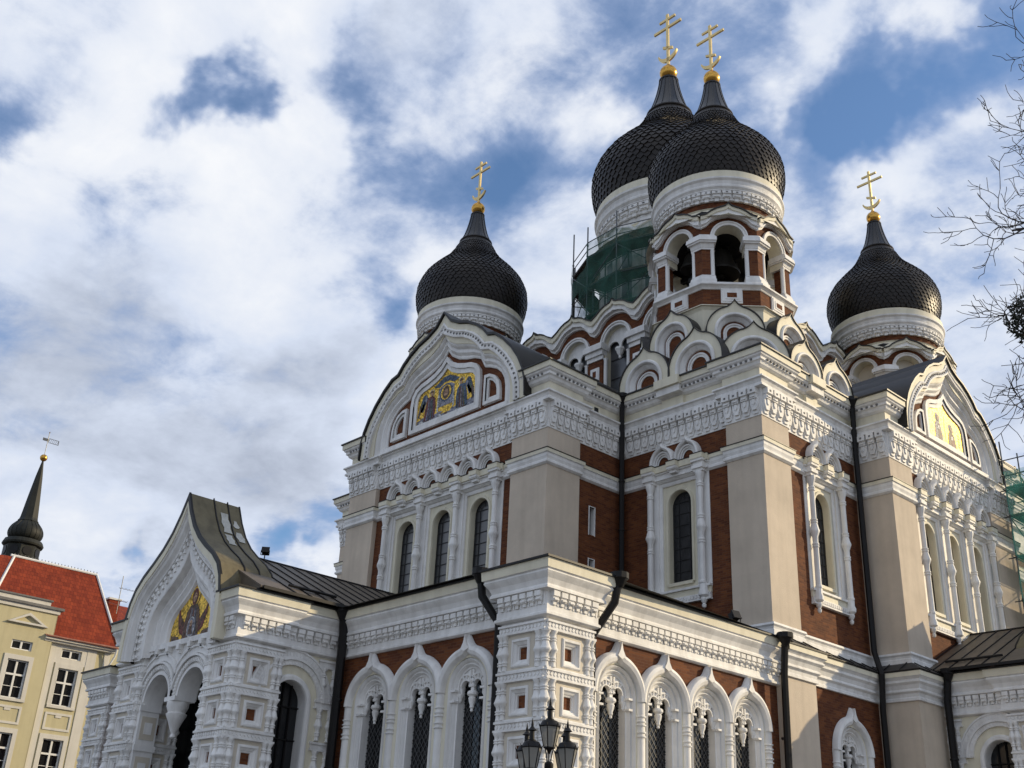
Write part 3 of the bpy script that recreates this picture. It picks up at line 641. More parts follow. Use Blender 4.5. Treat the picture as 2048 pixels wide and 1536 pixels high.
m = MB(); m.wall(-2.4, 2.2, .1, 9.25, [(0, .85, 3.2, 7.45, .85)], 0, -.5, 'brick'); m.build('brick_wall', CA, (13.68, -8.3, 0), pi/2)
for (x0, x1, y0, y1) in ((12.6, 13.9, -12.6, -10.62), (13.2, 15.3, -6.1, -3.9), (13.2, 15.3, 3.2, 5.6)):
    m = MB(FX); m.box(x0, x1, y0, y1, .1, 9.25, 'beige'); m.build('pilaster', CA)
m = MB(); m.quad(-3.6, 3.6, .1, 9.25, 0, 'brick'); m.build('brick_wall', CA, (15.1, -.35, 0), pi/2)
# ------------------------------------------------------------------ narthex (low front range)
NAY, NBX = -23.82, 13.62
NPATH = [(-14.2, -12.2), (-14.2, -24.15), (-12.3, -24.15), (-12.3, NAY), (12.4, NAY), (12.4, -24.15), (14.2, -24.15), (14.2, -22.3), (NBX, -22.3), (NBX, -12.5)]
m = MB(FX); m.slab([(-13.6, -23.2), (13.0, -23.2), (13.0, -12), (-13.6, -12)], .1, 10.2, 'dark'); m.build('inner_wall', CA)
NC = [(-.4, 10.44), (.52, 10.42), (.52, 10.36), (.46, 10.36), (.44, 10.10), (.38, 10.08), (.40, 10.02), (.36, 9.96), (.28, 9.86), (.22, 9.72), (.26, 9.66), (.26, 9.60), (.20, 9.58), (.08, 9.56), (.08, 9.2), (.10, 9.19), (.10, 9.02), (.15, 8.98), (.15, 8.92), (.08, 8.88), (-.1, 8.88)]
NM = ['roof', 'black', 'black', 'cream']+['white']*17
m = MB(FX); m.plan(NPATH, NC, NM); m.build('cornice', CA)
def dentils(m, a, d, nn, L, z=9.2, pitch=.3):
    k = max(1, round(L/pitch)); p = L/k
    def bx(c, s0, s1, o0, o1, z0, z1):
        vs = [(c.x+d.x*s+nn.x*o, c.y+d.y*s+nn.y*o, zz) for s in (s0, s1) for o in (o0, o1) for zz in (z0, z1)]
        m.add(vs, [(0, 1, 3, 2), (4, 6, 7, 5), (0, 4, 5, 1), (2, 3, 7, 6), (0, 2, 6, 4), (1, 5, 7, 3)], 'white')
    for j in range(k):
        c = a+d*((j+.5)*p); h = p/2
        bx(c, -h*.76, h*.76, .07, .235, z+.23, z+.37); bx(c, -h*.66, h*.66, .07, .19, z+.10, z+.24); bx(c, -h*.55, h*.55, .07, .235, z+.12, z+.17); bx(c, -h*.4, h*.4, .07, .15, z+.0, z+.11)
        bx(c+d*h, -h*.16, h*.16, .07, .12, z-.02, z+.36)
m = MB(FX)
for a, d, nn, L in along(NPATH[1:]): dentils(m, a, d, nn, L)
m.build('dentil_frieze', CA)
# metal roof
m = MB(FX)
m.add([(-14.6, -24.5, 10.43), (14.6, -24.5, 10.43), (14.1, -12.3, 10.43), (6.4, -16.6, 11.3), (-6.4, -16.6, 11.3), (-14.1, -12.3, 10.43), (6.4, -12.3, 11.3), (-6.4, -12.3, 11.3)], [(0, 1, 3, 4), (1, 2, 6, 3), (0, 4, 7, 5)], 'roof')
m.build('sloping_roof', CA)
# window of the low range ---------------------------------------------------------------------------
def low_window(hs=1.145):
    o = MB()
    HK = keel(hs, .0, 7.3, 1.1, 66, 3.0, 14)
    # hood: half round moulding rising to a keel tip
    HP = keel(hs, .2, 7.3, 1.1, 72, None, 14)
    o.sweep(HP, [(-.17, .02), (-.16, .11), (-.10, .2), (0, .24), (.10, .2), (.16, .11), (.17, .02)], 'white')
    o.prism([(-.17, 8.44), (-.06, 8.62), (0, 8.86), (.06, 8.62), (.17, 8.44), (0, 8.36)], .0, .27, 'white')
    # field under the hood
    def out(r, zc, rz): return [(-r, 3.0)]+arc(0, zc, r, 180, 0, 18, rz)+[(r, 3.0)]
    E = out(hs-.02, 7.3, 1.1); A = out(.84, 7.38, .84); o.ring(E, A, -.4, .05, 'cream')
    S = [(.84, .84, .05), (.84, .84, .0), (.78, .78, .10), (.73, .73, .04), (.71, .71, -.03), (.66, .66, .0), (.62, .62, -.06), (.60, .60, -.10), (.56, .56, -.11), (.56, .56, -.40)]
    for a_, b_ in zip(S[:-1], S[1:]): o.cone_ring(out(a_[0], 7.38, a_[1]), a_[2], out(b_[0], 7.38, b_[1]), b_[2], 'white')
    for s in (-1, 1):    # imposts
        for z in (7.0, 7.3): o.box(s*.66-.12, s*.66+.12, -.22, .05, z, z+.06, 'white')
    # bracket sill
    o.box(-.9, .9, -.3, .14, 2.85, 3.05, 'white')
    # tracery: two pierced fans over a hanging boss
    def sub(c): return arc(c, 7.42, .185, 180, 0, 10)
    top = arc(0, 7.38, .57, 0, 180, 18)
    low = [(-.57, 7.2), (-.435, 7.2)]+sub(-.25)+[(-.065, 7.2), (.065, 7.2)]+sub(.25)+[(.435, 7.2), (.57, 7.2)]
    o.prism(low+top, -.24, -.15, 'white')
    for c in (-.25, .25):
        o.sweep(arc(c, 7.42, .2, 180, 0, 10), [(-.015, -.15), (-.01, -.10), (.02, -.10), (.03, -.15)], 'white')
        for k in range(7):
            a = radians(6+28*k); p0 = (c+.22*cos(a), 7.42+.22*sin(a)); p1 = (c+.37*cos(a), 7.42+.37*sin(a))
            if abs(p1[0]) < .5: o.bar((p0[0], -.14, p0[1]), (p1[0], -.14, p1[1]), .022, 'white', 5, .05)
        o.sweep(arc(c, 7.42, .36, 165, 15, 10), [(-.02, -.15), (-.02, -.10), (.03, -.10), (.03, -.15)], 'white')
    for u in (-.07, .07): o.box(u-.03, u+.03, -.16, -.09, 7.72, 7.90, 'white')
    o.lathe((0, -.17), [(.02, 6.72), (.05, 6.74), (.04, 6.8), (.07, 6.84), (.06, 6.9), (.10, 7.0), (.12, 7.1), (.09, 7.13), (.16, 7.2), (.16, 7.26), (.12, 7.3)], 'white', 10)
    for s in (-1, 1): o.lathe((s*.53, -.19), [(.02, 7.02), (.05, 7.06), (.05, 7.12), (.1, 7.2), (.1, 7.26)], 'white', 8)
    gl = MB(); gl.quad(-.62, .62, 3.0, 7.95, -.38, 'pane')
    la = MB()
    for j in range(-4, 22):
        for s in (-1, 1):
            z0 = 3.0+j*.24; a, c = (-.56, .56)
            dz = 1.12*1.25; q0, q1 = (a, z0), (c, z0+dz)
            if s < 0: q0, q1 = (a, z0+dz), (c, z0)
            la.bar((q0[0], -.355, max(3.0, q0[1])), (q1[0], -.355, max(3.0, q1[1])), .009, 'wire', 4)
    for u in (-.17, .17): la.bar((u, -.36, 3), (u, -.36, 7.6), .016, 'lead', 4)
    return o.mesh('window'), gl.mesh('pane'), la.mesh('lattice')
def shaft_mesh():
    m = MB(); pr = [(.15, 2.9), (.15, 6.28)]
    for z in (6.30, 6.42, 6.62, 6.72, 6.86): pr += [(.15, z), (.19, z+.015), (.19, z+.05), (.15, z+.065)]
    pr += [(.16, 6.97), (.16, 7.36), (.02, 7.40)]; m.lathe((0, .02), pr, 'white', 12); return m.mesh('shaft')
SH = shaft_mesh(); LW1 = low_window(1.145); LW2 = low_window(1.055)
def put_low(W, loc, rz):
    w = part('window', W[0], CA, loc, rz); part('pane', W[1], w); part('lattice', W[2], w); return w
AX = [6.2, 8.49, 10.78]
for x in AX: put_low(LW1, (x, NAY, 0), 0)
for x in [AX[0]-1.145]+[x+1.145 for x in AX]: part('shaft', SH, CA, (x, NAY-.0, 0))
BYs = [-20.72, -18.61, -16.5, -14.39]
for y in BYs: put_low(LW2, (NBX, y, 0), pi/2)
for y in [BYs[0]-1.055]+[y+1.055 for y in BYs]: part('shaft', SH, CA, (NBX, y, 0), pi/2)
LW3 = low_window(1.12); put_low(LW3, (13.68, -8.25, -.1), pi/2)
for y in (-9.37, -7.13): part('shaft', SH, CA, (13.68, y, -.1), pi/2)
m = MB(); m.wall(0, 12.4, .1, 9.0, [(x, 1.0, 3.0, 7.2, 1.0) for x in AX], 0, -.4, 'brick_dark' if 0 else 'brick'); m.build('brick_wall', CA, (0, NAY, 0))
m = MB(); m.quad(-12.4, 0, .1, 9.0, 0, 'brick'); m.build('brick_wall', CA, (0, NAY, 0))
m = MB(); m.wall(-22.3, -12.4, .1, 9.0, [(y, .95, 3.0, 7.2, 1.0) for y in BYs], 0, -.4, 'brick'); m.build('brick_wall', CA, (NBX, 0, 0), pi/2)
m = MB(); m.quad(12.4, 24, .1, 9.0, 0, 'brick'); m.build('brick_wall', CA, (-14.15, 0, 0), -pi/2)

# panelled piers -------------------------------------------------------------------------------------
TP = 1.29; TT = 8.52          # storey pitch and underside of the top band
def tier_face(o, W, ends, z):   # one panel of a pier face, between bands; u from 0..W ; ends: corner-cluster flags (left,right)
    zt = z; zb = z-TP+.26
    cw = .42
    a = cw if ends[0] else .34; c = W-(cw if ends[1] else .34)
    uc = (a+c)/2; zc = (zt+zb)/2; h = min(.36, (c-a)/2-.07)
    o.ring(rect(a, c, zb+.02, zt-.02), rect(uc-h, uc+h, zc-h*1.08, zc+h*1.08), -.02, .012, 'beigepanel', closed=True)
    # sunk square with a brick centre
    R = [(h, .03), (h-.03, .06), (h-.07, .06), (h-.08, .02), (h-.15, -.03), (h-.16, -.06), (h-.2, -.08), (h-.21, -.14)]
    sq = lambda s: rect(uc-s, uc+s, zc-s*1.08, zc+s*1.08)
    o.cone_ring(sq(h), .01, sq(h), .03, 'white', closed=True)
    for (r0, w0), (r1, w1) in zip(R[:-1], R[1:]): o.cone_ring(sq(r0), w0, sq(r1), w1, 'white', closed=True)
    o.prism(sq(R[-1][0]+.005), -.2, -.13, 'brick')
def baluster(m, u, w, zb, zt, r=.085, n=8):
    H = zt-zb
    pr = [(r*1.0, zb), (r*.85, zb+H*.05), (r*.8, zb+H*.14), (r*1.15, zb+H*.15), (r*1.15, zb+H*.18), (r*.85, zb+H*.2), (r*1.15, zb+H*.22), (r*1.15, zb+H*.25), (r*.8, zb+H*.27), (r*.9, zb+H*.36), (r*1.5, zb+H*.43), (r*1.62, zb+H*.46), (r*1.62, zb+H*.49), (r*1.4, zb+H*.52), (r*.95, zb+H*.66),
          (r*.8, zb+H*.7), (r*1.15, zb+H*.71), (r*1.15, zb+H*.74), (r*.85, zb+H*.76), (r*1.15, zb+H*.78), (r*1.15, zb+H*.81), (r*.8, zb+H*.83), (r*.9, zb+H*.9), (r*1.4, zb+H*.97), (r*1.4, zt)]
    m.lathe((u, w), pr, 'white', n)

mat('beigepanel', (.60, .54, .44), .75, .06, .8, .15, 35, dirt=.06)
BALU = {}
for r_ in (.085, .10): q = MB(FX); baluster(q, 0, 0, 0, TP-.32, r_, 10); BALU[r_] = q.mesh('baluster')
def pier(name, x0, x1, y0, y1, faces, ntier=4, single=True, low=True):     # faces: string out of 'SE' (towards -y, +x), 'N','W' plain
    o = MB(FX); o.box(x0+.32, x1-.32, y0+.32, y1-.32, .1, TT+.4, 'white'); o.box(x0+.02, x1-.02, y0+.02, y1-.02, .1, TT-ntier*TP+.0, 'white')
    P = {'S': ((x0, y0), x1-x0, 0), 'E': ((x1, y0), y1-y0, pi/2), 'W': ((x0, y1), y1-y0, -pi/2), 'N': ((x1, y1), x1-x0, pi)}
    root = None
    BL = []; pan = MB(FX)
    for fc in faces:
        (px, py), W, rz = P[fc]; c, s = cos(rz), sin(rz)
        F = lambda u, w, z, px=px, py=py, c=c, s=s: (px+u*c+w*s, py+u*s-w*c, z)
        t = MB(F)
        left = {'S': 'W', 'E': 'S', 'N': 'E', 'W': 'N'}[fc] in faces; right = {'S': 'E', 'E': 'N', 'N': 'W', 'W': 'S'}[fc] in faces
        for k in range(ntier):
            z = TT-k*TP; t.wall(0, W, z-TP, z+.28, [(((.42 if left else .34)+W-(.42 if right else .34))/2, .34, z-TP+.32, z-.05, 0)], 0, -.12, 'white')
            tier_face(t, W, (left, right), z)
            zb = z-TP+.26
            # bands with a row of small facets
            t.box(-.02, W+.02, -.02, .10, z+.22, z+.28, 'white'); t.box(-.0, W+.0, -.02, .05, z+.05, z+.22, 'white'); t.box(-.03, W+.03, -.02, .11, z-.0, z+.06, 'white'); t.box(0, W, -.02, .06, z-TP+.26, z-TP+.32, 'white')
            n = int(W/.13)
            for j in range(n):
                u = (j+.5)*W/n; h = W/n*.42
                t.prism([(u-h, z+.14), (u, z+.075), (u+h, z+.14), (u, z+.205)], .04, .075, 'white')
            zs = (zb+.06, z)
            BL += [(F(u, .02, 0), zs[0], .085) for u in ([.26] if left else [.08, .25])+([W-.26] if right else [W-.08, W-.25])]
        for src, dst in ((t, pan),):
            q = len(dst.v); dst.v += src.v
            for mm in src.n:
                if mm not in dst.n: dst.n.append(mm)
            for f, k in zip(src.f, src.m): dst.f.append([i+q for i in f]); dst.m.append(dst.n.index(src.n[k]))
    for k in range(ntier):     # corner balusters
        z = TT-k*TP; zs = (z-TP+.32, z)
        for f, (cx, cy) in (('WS', (x0, y0)), ('SE', (x1, y0)), ('EN', (x1, y1)), ('NW', (x0, y1))):
            if f[0] in faces and f[1] in faces: BL.append(((cx+(.04 if 'W' in f else -.04), cy+(.04 if 'S' in f else -.04), 0), zs[0]-.0, .10))
    pr = o.build(name, CA); pan.build('panelling', pr)
    if single:
        for p, z0, r in BL: part('baluster', BALU[r], pr, (p[0], p[1], z0))
    else:
        q = MB(FX)
        for p, z0, r in BL: baluster(q, p[0], p[1], z0, z0+TP-.32, r)
        tag(q.build('baluster', pr), None, None, kind='stuff')
    return pr
pier('pier', 12.4, 14.2, -24.15, -22.3, 'SE'); pier('pier', -14.2, -12.4, -24.15, -22.3, 'SE', 4, False)
m = MB(FX)
for (x0, x1, y0, y1) in ((12.35, 14.2, -24.15, -22.3), (-14.2, -12.3, -24.15, -22.3)): m.box(x0+.03, x1-.03, y0+.03, y1-.03, 8.7, 9.3, 'white')
m.build('pier_frieze', CA)

# porch ------------------------------------------------------------------------------------------------
def porch(loc, rz, D, ac, back):
    # local: u across, w=0 at the pier front, w negative towards the church
    H = 3.95; PW = 1.68
    PB = MB(FX)
    PB.box(-H+.15, H-.15, .6, D-.05, 9.0, 10.3, 'dark')
    PB = PB.build('porch', CA, loc, rz)
    # piers (built in porch space, then parented)
    def subpier(x0, x1, y0, y1, faces, nt=4):
        pr = pier('pier', x0, x1, y0, y1, faces, nt, back > 1); pr.location = loc; pr.rotation_euler = (0, 0, rz)
        return pr
    subpier(-H, -H+PW, 0, 1.7, 'SEW', 3); subpier(H-PW, H, 0, 1.7, 'SEW')
    # cornice over the piers and along the sides
    pts = [(-H, D), (-H, 0), (-3.05, 0)]; ptr = [(3.05, 0), (H, 0), (H, 1.75), (H-.12, 1.75), (H-.12, D)]; pts = [(-H+.12, D), (-H+.12, 1.75), (-H, 1.75), (-H, 0), (-3.05, 0)]
    for seg, (x0, x1) in ((pts, (-H, -H+PW)), (ptr, (H-PW, H))):
        m = MB(FX); m.plan(seg, NC, NM)
        for a, d, nn, L in along(seg): dentils(m, a, d, nn, L)
        m.box(x0+.02, x1-.02, .02, 1.7, 8.6, 10.2, 'white'); m.build('cornice', PB)
    # side walls with an arch
    for s in (1, -1):
        F = (lambda u, w, z: (H-.12+w, u, z)) if s > 0 else (lambda u, w, z: (-H+.12-w, u, z))
        m = MB(F); m.wall(1.7, D, .1, 9.0, [(ac, .62, .5, 7.3, .66)], 0, -.45, 'cream', 'white')
        def ol(r, rz_): return [(ac-r, .5)]+arc(ac, 7.3, r, 180, 0, 16, rz_)+[(ac+r, .5)]
        S = [(.62, .66, .0), (.64, .68, .06), (.74, .78, .07), (.80, .84, .05), (.82, .86, .0)]
        for a_, b_ in zip(S[:-1], S[1:]): m.cone_ring(ol(a_[0], a_[1]), a_[2], ol(b_[0], b_[1]), b_[2], 'white')
        for r0, r1, w in ((1.02, 1.18, .08), (1.18, 1.26, .14), (1.26, 1.46, .07), (1.46, 1.52, .1)): m.ring(arc(ac, 7.42, r1, 180, 0, 16), arc(ac, 7.42, r0, 180, 0, 16), -.02, w, 'white')
        for k in range(24):
            a = radians(4+172*k/23); m.bar((ac+1.04*cos(a), .07, 7.42+1.04*sin(a)), (ac+1.15*cos(a), .07, 7.42+1.15*sin(a)), .035, 'white', 4)
        for k in range(34):
            a = radians(3+174*k/33); m.bar((ac+1.30*cos(a), .06, 7.42+1.30*sin(a)), (ac+1.43*cos(a), .06, 7.42+1.43*sin(a)), .03, 'white', 4)
        m.quad(1.7, D, 8.86, 9.0, .005, 'white')
        # slim panelled strip against the church
        for k in range(7):
            z = TT-k*TP
            for u in (D-.62, D-.2):
                if u > ac+.9: baluster(m, u, .03, z-TP+.31, z, .09)
            m.box(D-.85, D, -.02, .09, z, z+.07, 'white'); m.box(D-.82, D, -.02, .05, z+.07, z+.2, 'white'); m.box(D-.85, D, -.02, .09, z+.2, z+.27, 'white')
        m.build('side_wall', PB)
    # grille of the side arch
    m = MB(FX)
    for x in (H-.5, -H+.5):
        for y in (ac-.3, ac, ac+.3): m.bar((x, y, .3), (x, y, 8.0), .03, 'black', 5)
        for z in range(1, 8): m.bar((x, ac-.7, z+.2), (x, ac+.7, z+.2), .025, 'black', 5)
    m.build('grille', PB)
    for x in (H-.56, -H+.56): m = MB(FX); m.box(x-.01, x+.01, ac-.75, ac+.75, .2, 8.1, 'pane'); m.build('pane', PB)
    # front: deep ogee gable
    O = [(0, 14.32), (.32, 13.62), (.75, 13.0), (1.25, 12.5), (1.8, 12.1), (2.4, 11.72), (2.85, 11.32), (3.12, 10.85), (3.28, 10.3), (3.34, 9.6), (3.34, 8.9)]
    I = [(0, 12.5), (.2, 12.12), (.46, 11.82), (.82, 11.52), (1.26, 11.22), (1.72, 10.92), (2.04, 10.58), (2.22, 10.2), (2.30, 9.8), (2.32, 9.4), (2.32, 8.9)]
    MO = [(0, 11.42), (.15, 11.16), (.35, 10.96), (.6, 10.78), (.86, 10.6), (1.1, 10.42), (1.28, 10.22), (1.37, 10.0), (1.39, 9.8), (1.39, 9.6), (1.39, 9.42)]
    m = MB(); A = mir(O); B = mir(I)
    LO = lambda t: mir([(u0+(u1-u0)*t, z0+(z1-z0)*t) for (u0, z0), (u1, z1) in zip(O, I)])
    m.ring(A, LO(.22), -.55, .50, 'cream')
    CS = [(.22, .46), (.27, .46), (.29, .40), (.36, .36), (.42, .24), (.47, .20), (.49, .23), (.53, .23), (.55, .14)]
    for (t0, w0), (t1, w1) in zip(CS[:-1], CS[1:]): m.cone_ring(LO(t0), w0, LO(t1), w1, 'white')
    m.ring(LO(.54), B, -.55, .12, 'white')
    ln = LO(.64); ln2 = LO(.82)
    for (u0, z0), (u1, z1), (u2, z2), (u3, z3) in zip(ln[:-1], ln[1:], ln2[:-1], ln2[1:]):
        L = hypot(u1-u0, z1-z0); k = max(1, round(L/.27))
        for j in range(k):
            t = (j+.5)/k; p = (u0+(u1-u0)*t, z0+(z1-z0)*t); q = (u2+(u3-u2)*t, z2+(z3-z2)*t)
            d_ = Vector((q[0]-p[0], q[1]-p[1])).normalized()
            m.bar((p[0]-d_.x*.06, .15, p[1]-d_.y*.06), (p[0]+d_.x*.05, .15, p[1]+d_.y*.05), .095, 'white', 4); m.bar((p[0]+d_.x*.05, .13, p[1]+d_.y*.05), (p[0]+d_.x*.2, .12, p[1]+d_.y*.2), .07, 'white', 6)
    S1 = [(0, .12), (.03, .14), (.06, .12), (.09, -.12)]
    def sc(d): 
        t = d/.44; return mir([(u0+(u1-u0)*t, z0+(z1-z0)*t) for (u0, z0), (u1, z1) in zip(I, MO)])
    for (d0, w0), (d1, w1) in zip(S1[:-1], S1[1:]): m.cone_ring(sc(d0), w0, sc(d1), w1, 'white')
    K = [(.09, -.12), (.16, -.10), (.22, -.2), (.29, -.18), (.36, -.28), (.40, -.30), (.44, -.42)]
    for (d0, w0), (d1, w1) in zip(K[:-1], K[1:]): m.cone_ring(sc(d0), w0, sc(d1), w1, 'white')
    m.prism(mir(I), -.6, -.42, 'white')
    # arcade wall below the icon
    m.wall(-2.4, 2.4, 7.4, 9.25, [(-1.18, .84, 7.4, 7.5, .86), (1.18, .84, 7.4, 7.5, .86)], -.2, -.85, 'white')
    for s in (-1, 1):
        m.box(min(s*2.4, s*2.02), max(s*2.4, s*2.02), -.8, -.1, .1, 7.4, 'white')
        for z in (7.22, 5.93, 4.64): m.box(min(s*2.05, s*1.97), max(s*2.05, s*1.97), -.84, -.06, z, z+.2, 'white')
        for z in (6.3, 5.0): m.box(min(s*2.05, s*2.0), max(s*2.05, s*2.0), -.72, -.2, z, z+.75, 'beigepanel'); m.box(min(s*2.05, s*1.985), max(s*2.05, s*1.985), -.6, -.32, z+.18, z+.56, 'white')
    m.box(-2.3, 2.3, -.5, -.08, 9.2, 9.38, 'white')
    for u in (-1.5, -.75, 0, .75, 1.5):
        m.box(u-.1, u+.1, -.21, -.02, 9.04, 9.22, 'white'); m.box(u-.07, u+.07, -.21, -.08, 8.92, 9.05, 'white')
    for c in (-1.18, 1.18):
        def ol(r, z=7.5): return arc(c, z, r, 180, 0, 18)
        for r0, r1, w in ((.84, .95, -.14), (1.02, 1.17, -.12), (1.2, 1.27, -.05), (1.3, 1.5, -.13), (1.5, 1.55, -.08)):
            m.ring([(max(-2.38, min(2.38, u)), z) if (u-c)*c > 0 else ((min(-.005, u) if c < 0 else max(.005, u)), z) for u, z in ol(r1)], [(max(-2.38, min(2.38, u)), z) if (u-c)*c > 0 else ((min(-.005, u) if c < 0 else max(.005, u)), z) for u, z in ol(r0)], -.3, w, 'white')
        for k in range(28):
            a = radians(4+172*k/27); p = c+1.04*cos(a)
            if abs(p) < 2.3 and p*c > .04: m.bar((p, -.12, 7.5+1.04*sin(a)), (c+1.15*cos(a), -.12, 7.5+1.15*sin(a)), .035, 'white', 4)
    m.lathe((0, -.4), [(.03, 6.2), (.1, 6.25), (.07, 6.35), (.14, 6.5), (.24, 6.75), (.32, 6.9), (.34, 6.98), (.28, 7.02), (.36, 7.2), (.36, 7.35), (.3, 7.4)], 'white', 12)
    m.box(-.36, .36, -.8, -.06, 7.36, 7.5, 'white')
    gp = m.build('ogee_gable', PB)
    # icon on gold: a woman in dark robe with raised hands and a child in a roundel
    o = MB(); base = MO
    o.prism(mir(base), -.43, -.39, 'mosaicgold')
    def pg(L, mt, w): o.prism(L, -.40, w-.22, mt)
    pg([(-.55, 9.42), (.55, 9.42), (.5, 9.9), (.42, 10.4), (.22, 10.62), (-.22, 10.62), (-.42, 10.4), (-.5, 9.9)], 'tessbrown', -.160)
    for s in (-1, 1):
        pg([(s*.4, 10.4), (s*.55, 10.0), (s*.85, 10.35), (s*.95, 10.62), (s*1.02, 10.6), (s*.98, 10.2), (s*.8, 9.75), (s*.5, 9.6)], 'tessred', -.162); pg(arc(s*.99, 10.68, .07, 0, 330, 10, .11), 'tessskin', -.158)
        pg(arc(s*.62, 11.0, .09, 0, 330, 10), 'tessred', -.165)
    pg(arc(0, 10.92, .36, 0, 345, 20), 'tessred', -.164); pg(arc(0, 10.92, .33, 0, 345, 20), 'mosaicgold', -.161)
    pg(arc(0, 10.9, .2, 0, 345, 16, .3), 'tessred', -.157); pg(arc(0, 10.88, .12, 0, 345, 14, .18), 'tessskin', -.153)
    pg(arc(0, 9.85, .27, 0, 345, 18, .36), 'tesswhite', -.156); pg(arc(0, 9.85, .23, 0, 345, 18, .32), 'tessgrey', -.152); pg(arc(0, 9.98, .09, 0, 345, 12, .11), 'tessskin', -.148); pg([(-.14, 9.6), (.14, 9.6), (.1, 9.9), (-.1, 9.9)], 'tessbrown', -.149)
    for k in range(6): pg([(-.42+.15*k, 9.44), (-.37+.15*k, 9.44), (-.26+.11*k, 10.0), (-.17+.07*k, 10.5), (-.21+.07*k, 10.5), (-.30+.11*k, 10.0)], ('tessred', 'tessgrey', 'tessblue')[k % 3], -.1595)
    for s in (-1, 1):
        for k in range(3): pg([(s*(.55+.1*k), 10.08+.1*k), (s*(.62+.1*k), 10.16+.1*k), (s*(.66+.1*k), 9.86+.1*k), (s*(.6+.1*k), 9.8+.1*k)], 'tessbrown', -.1605)
        pg([(s*.07, 10.93), (s*.03, 10.93), (s*.03, 10.95), (s*.07, 10.95)], 'tessbrown', -.150)
        pg([(s*1.3, 9.45), (s*.7, 9.45), (s*.8, 9.62), (s*1.3, 9.7)], 'tessbrown', -.166)
    o.build('icon_mosaic', PB)
    # metal roofs
    m = MB(); out_ = mir([(u+(.06 if i else 0), z+.09) for i, (u, z) in enumerate(O[:-2])]); inn = mir(O[:-2])
    m.ring(out_, inn, -1.5, .5, 'brownroof')
    hr = mir([(u+(.05 if i else 0), z+.12) for i, (u, z) in enumerate(O[:-2])])
    for w in (-.45, -1.0): m.sweep(hr, [(-.03, w-.03), (.02, w-.02), (.02, w+.02), (-.03, w+.03)], 'black', pclosed=True)
    m.sweep(hr, [(-.13, .44), (0, .44), (0, .52), (-.13, .52)], 'black', pclosed=True); m.sweep(hr, [(-.1, -1.52), (0, -1.52), (0, -1.46), (-.1, -1.46)], 'black', pclosed=True)
    # patches of flaked paint
    m.prism(mir(O[:-2]), -1.45, -1.35, 'brownroof')
    m.build('ogee_roof', PB)
    m = MB(); fl = []
    for (w0, w1, t0, t1) in ((-.62, -.95, .35, 1.0), (-.58, -.9, 1.1, 1.55), (-1.1, -1.3, .5, .75), (-1.1, -1.35, .9, 1.3)):
        rows = []
        for i in range(5):
            t = t0+(t1-t0)*i/4; k = max(j for j in range(len(O)-1) if j <= t*2.0); f = min(1, t*2.0-k); u = O[k][0]+(O[k+1][0]-O[k][0])*f; z = O[k][1]+(O[k+1][1]-O[k][1])*f
            jj = random.uniform(-.05, .05); rows.append(((u+.075, w0+jj, z+.105), (u+.075, w1-jj, z+.105)))
        vs = [p for r in rows for p in r]; m.add(vs, [(2*i, 2*i+1, 2*i+3, 2*i+2) for i in range(4)], 'peel')
    m.build('flaked_paint', PB)
    m = MB(); rz0 = 12.7
    R = [(-4.5, 10.47), (0, rz0), (4.5, 10.47)]
    L0 = D+back
    m.ring([(-4.55, 10.52), (0, rz0+.05), (4.55, 10.52)], [(-4.55, 10.46), (0, rz0), (4.55, 10.46)], -L0, -.2, 'greyroof')
    for s in (-1, 1): m.prism([(s*2.95, 10.45), (s*4.53, 10.45), (s*4.53, 10.52), (s*2.95, 11.28)], -.28, -.22, 'greyroof')
    n = int((L0-1.4)/.62)
    for k in range(n+1):
        w = -1.5-k*.62
        for s in (-1, 1): m.bar((s*4.55, w, 10.54), (0, w, rz0+.07), .028, 'black', 4)
    m.bar((0, -1.4, rz0+.06), (0, -L0, rz0+.06), .05, 'black', 6)
    for s in (-1, 1):
        m.box(s*4.57-.03, s*4.57+.03, -D+.6, -.3, 10.43, 10.53, 'black')
        m.bar((s*3.9, -1.6, 10.92), (s*3.9, -D+.5, 10.92), .05, 'black', 5)
    m.build('pitched_roof', PB)
    # dim interior with a glazed screen
    m = MB(FX); m.box(-2.3, 2.3, D-.35, D-.25, .1, 8.6, 'white')
    for x in [-2.2+.55*i for i in range(9)]: m.box(x-.025, x+.025, D-.42, D-.36, .2, 8.4, 'black')
    for z in [1+.9*i for i in range(9)]: m.box(-2.3, 2.3, D-.43, D-.37, z-.025, z+.025, 'black')
    for s in (-1, 1): m.lathe((s*1.1, D-.7), [(.2, .1), (.16, .4), (.15, 5.6), (.2, 5.7), (.26, 6.0), (.3, 6.2), (.3, 6.4)], 'white', 12)
    m.box(-H+.4, H-.4, .8, D, 8.62, 8.75, 'dark')
    m.build('glazed_screen', PB)
    return PB
PORCH1 = porch((.38, -27.8, 0), 0, 3.98, 2.2, 7.0)
PORCH2 = porch((19.35, -.3, 0), pi/2, 4.3, 2.15, .2)

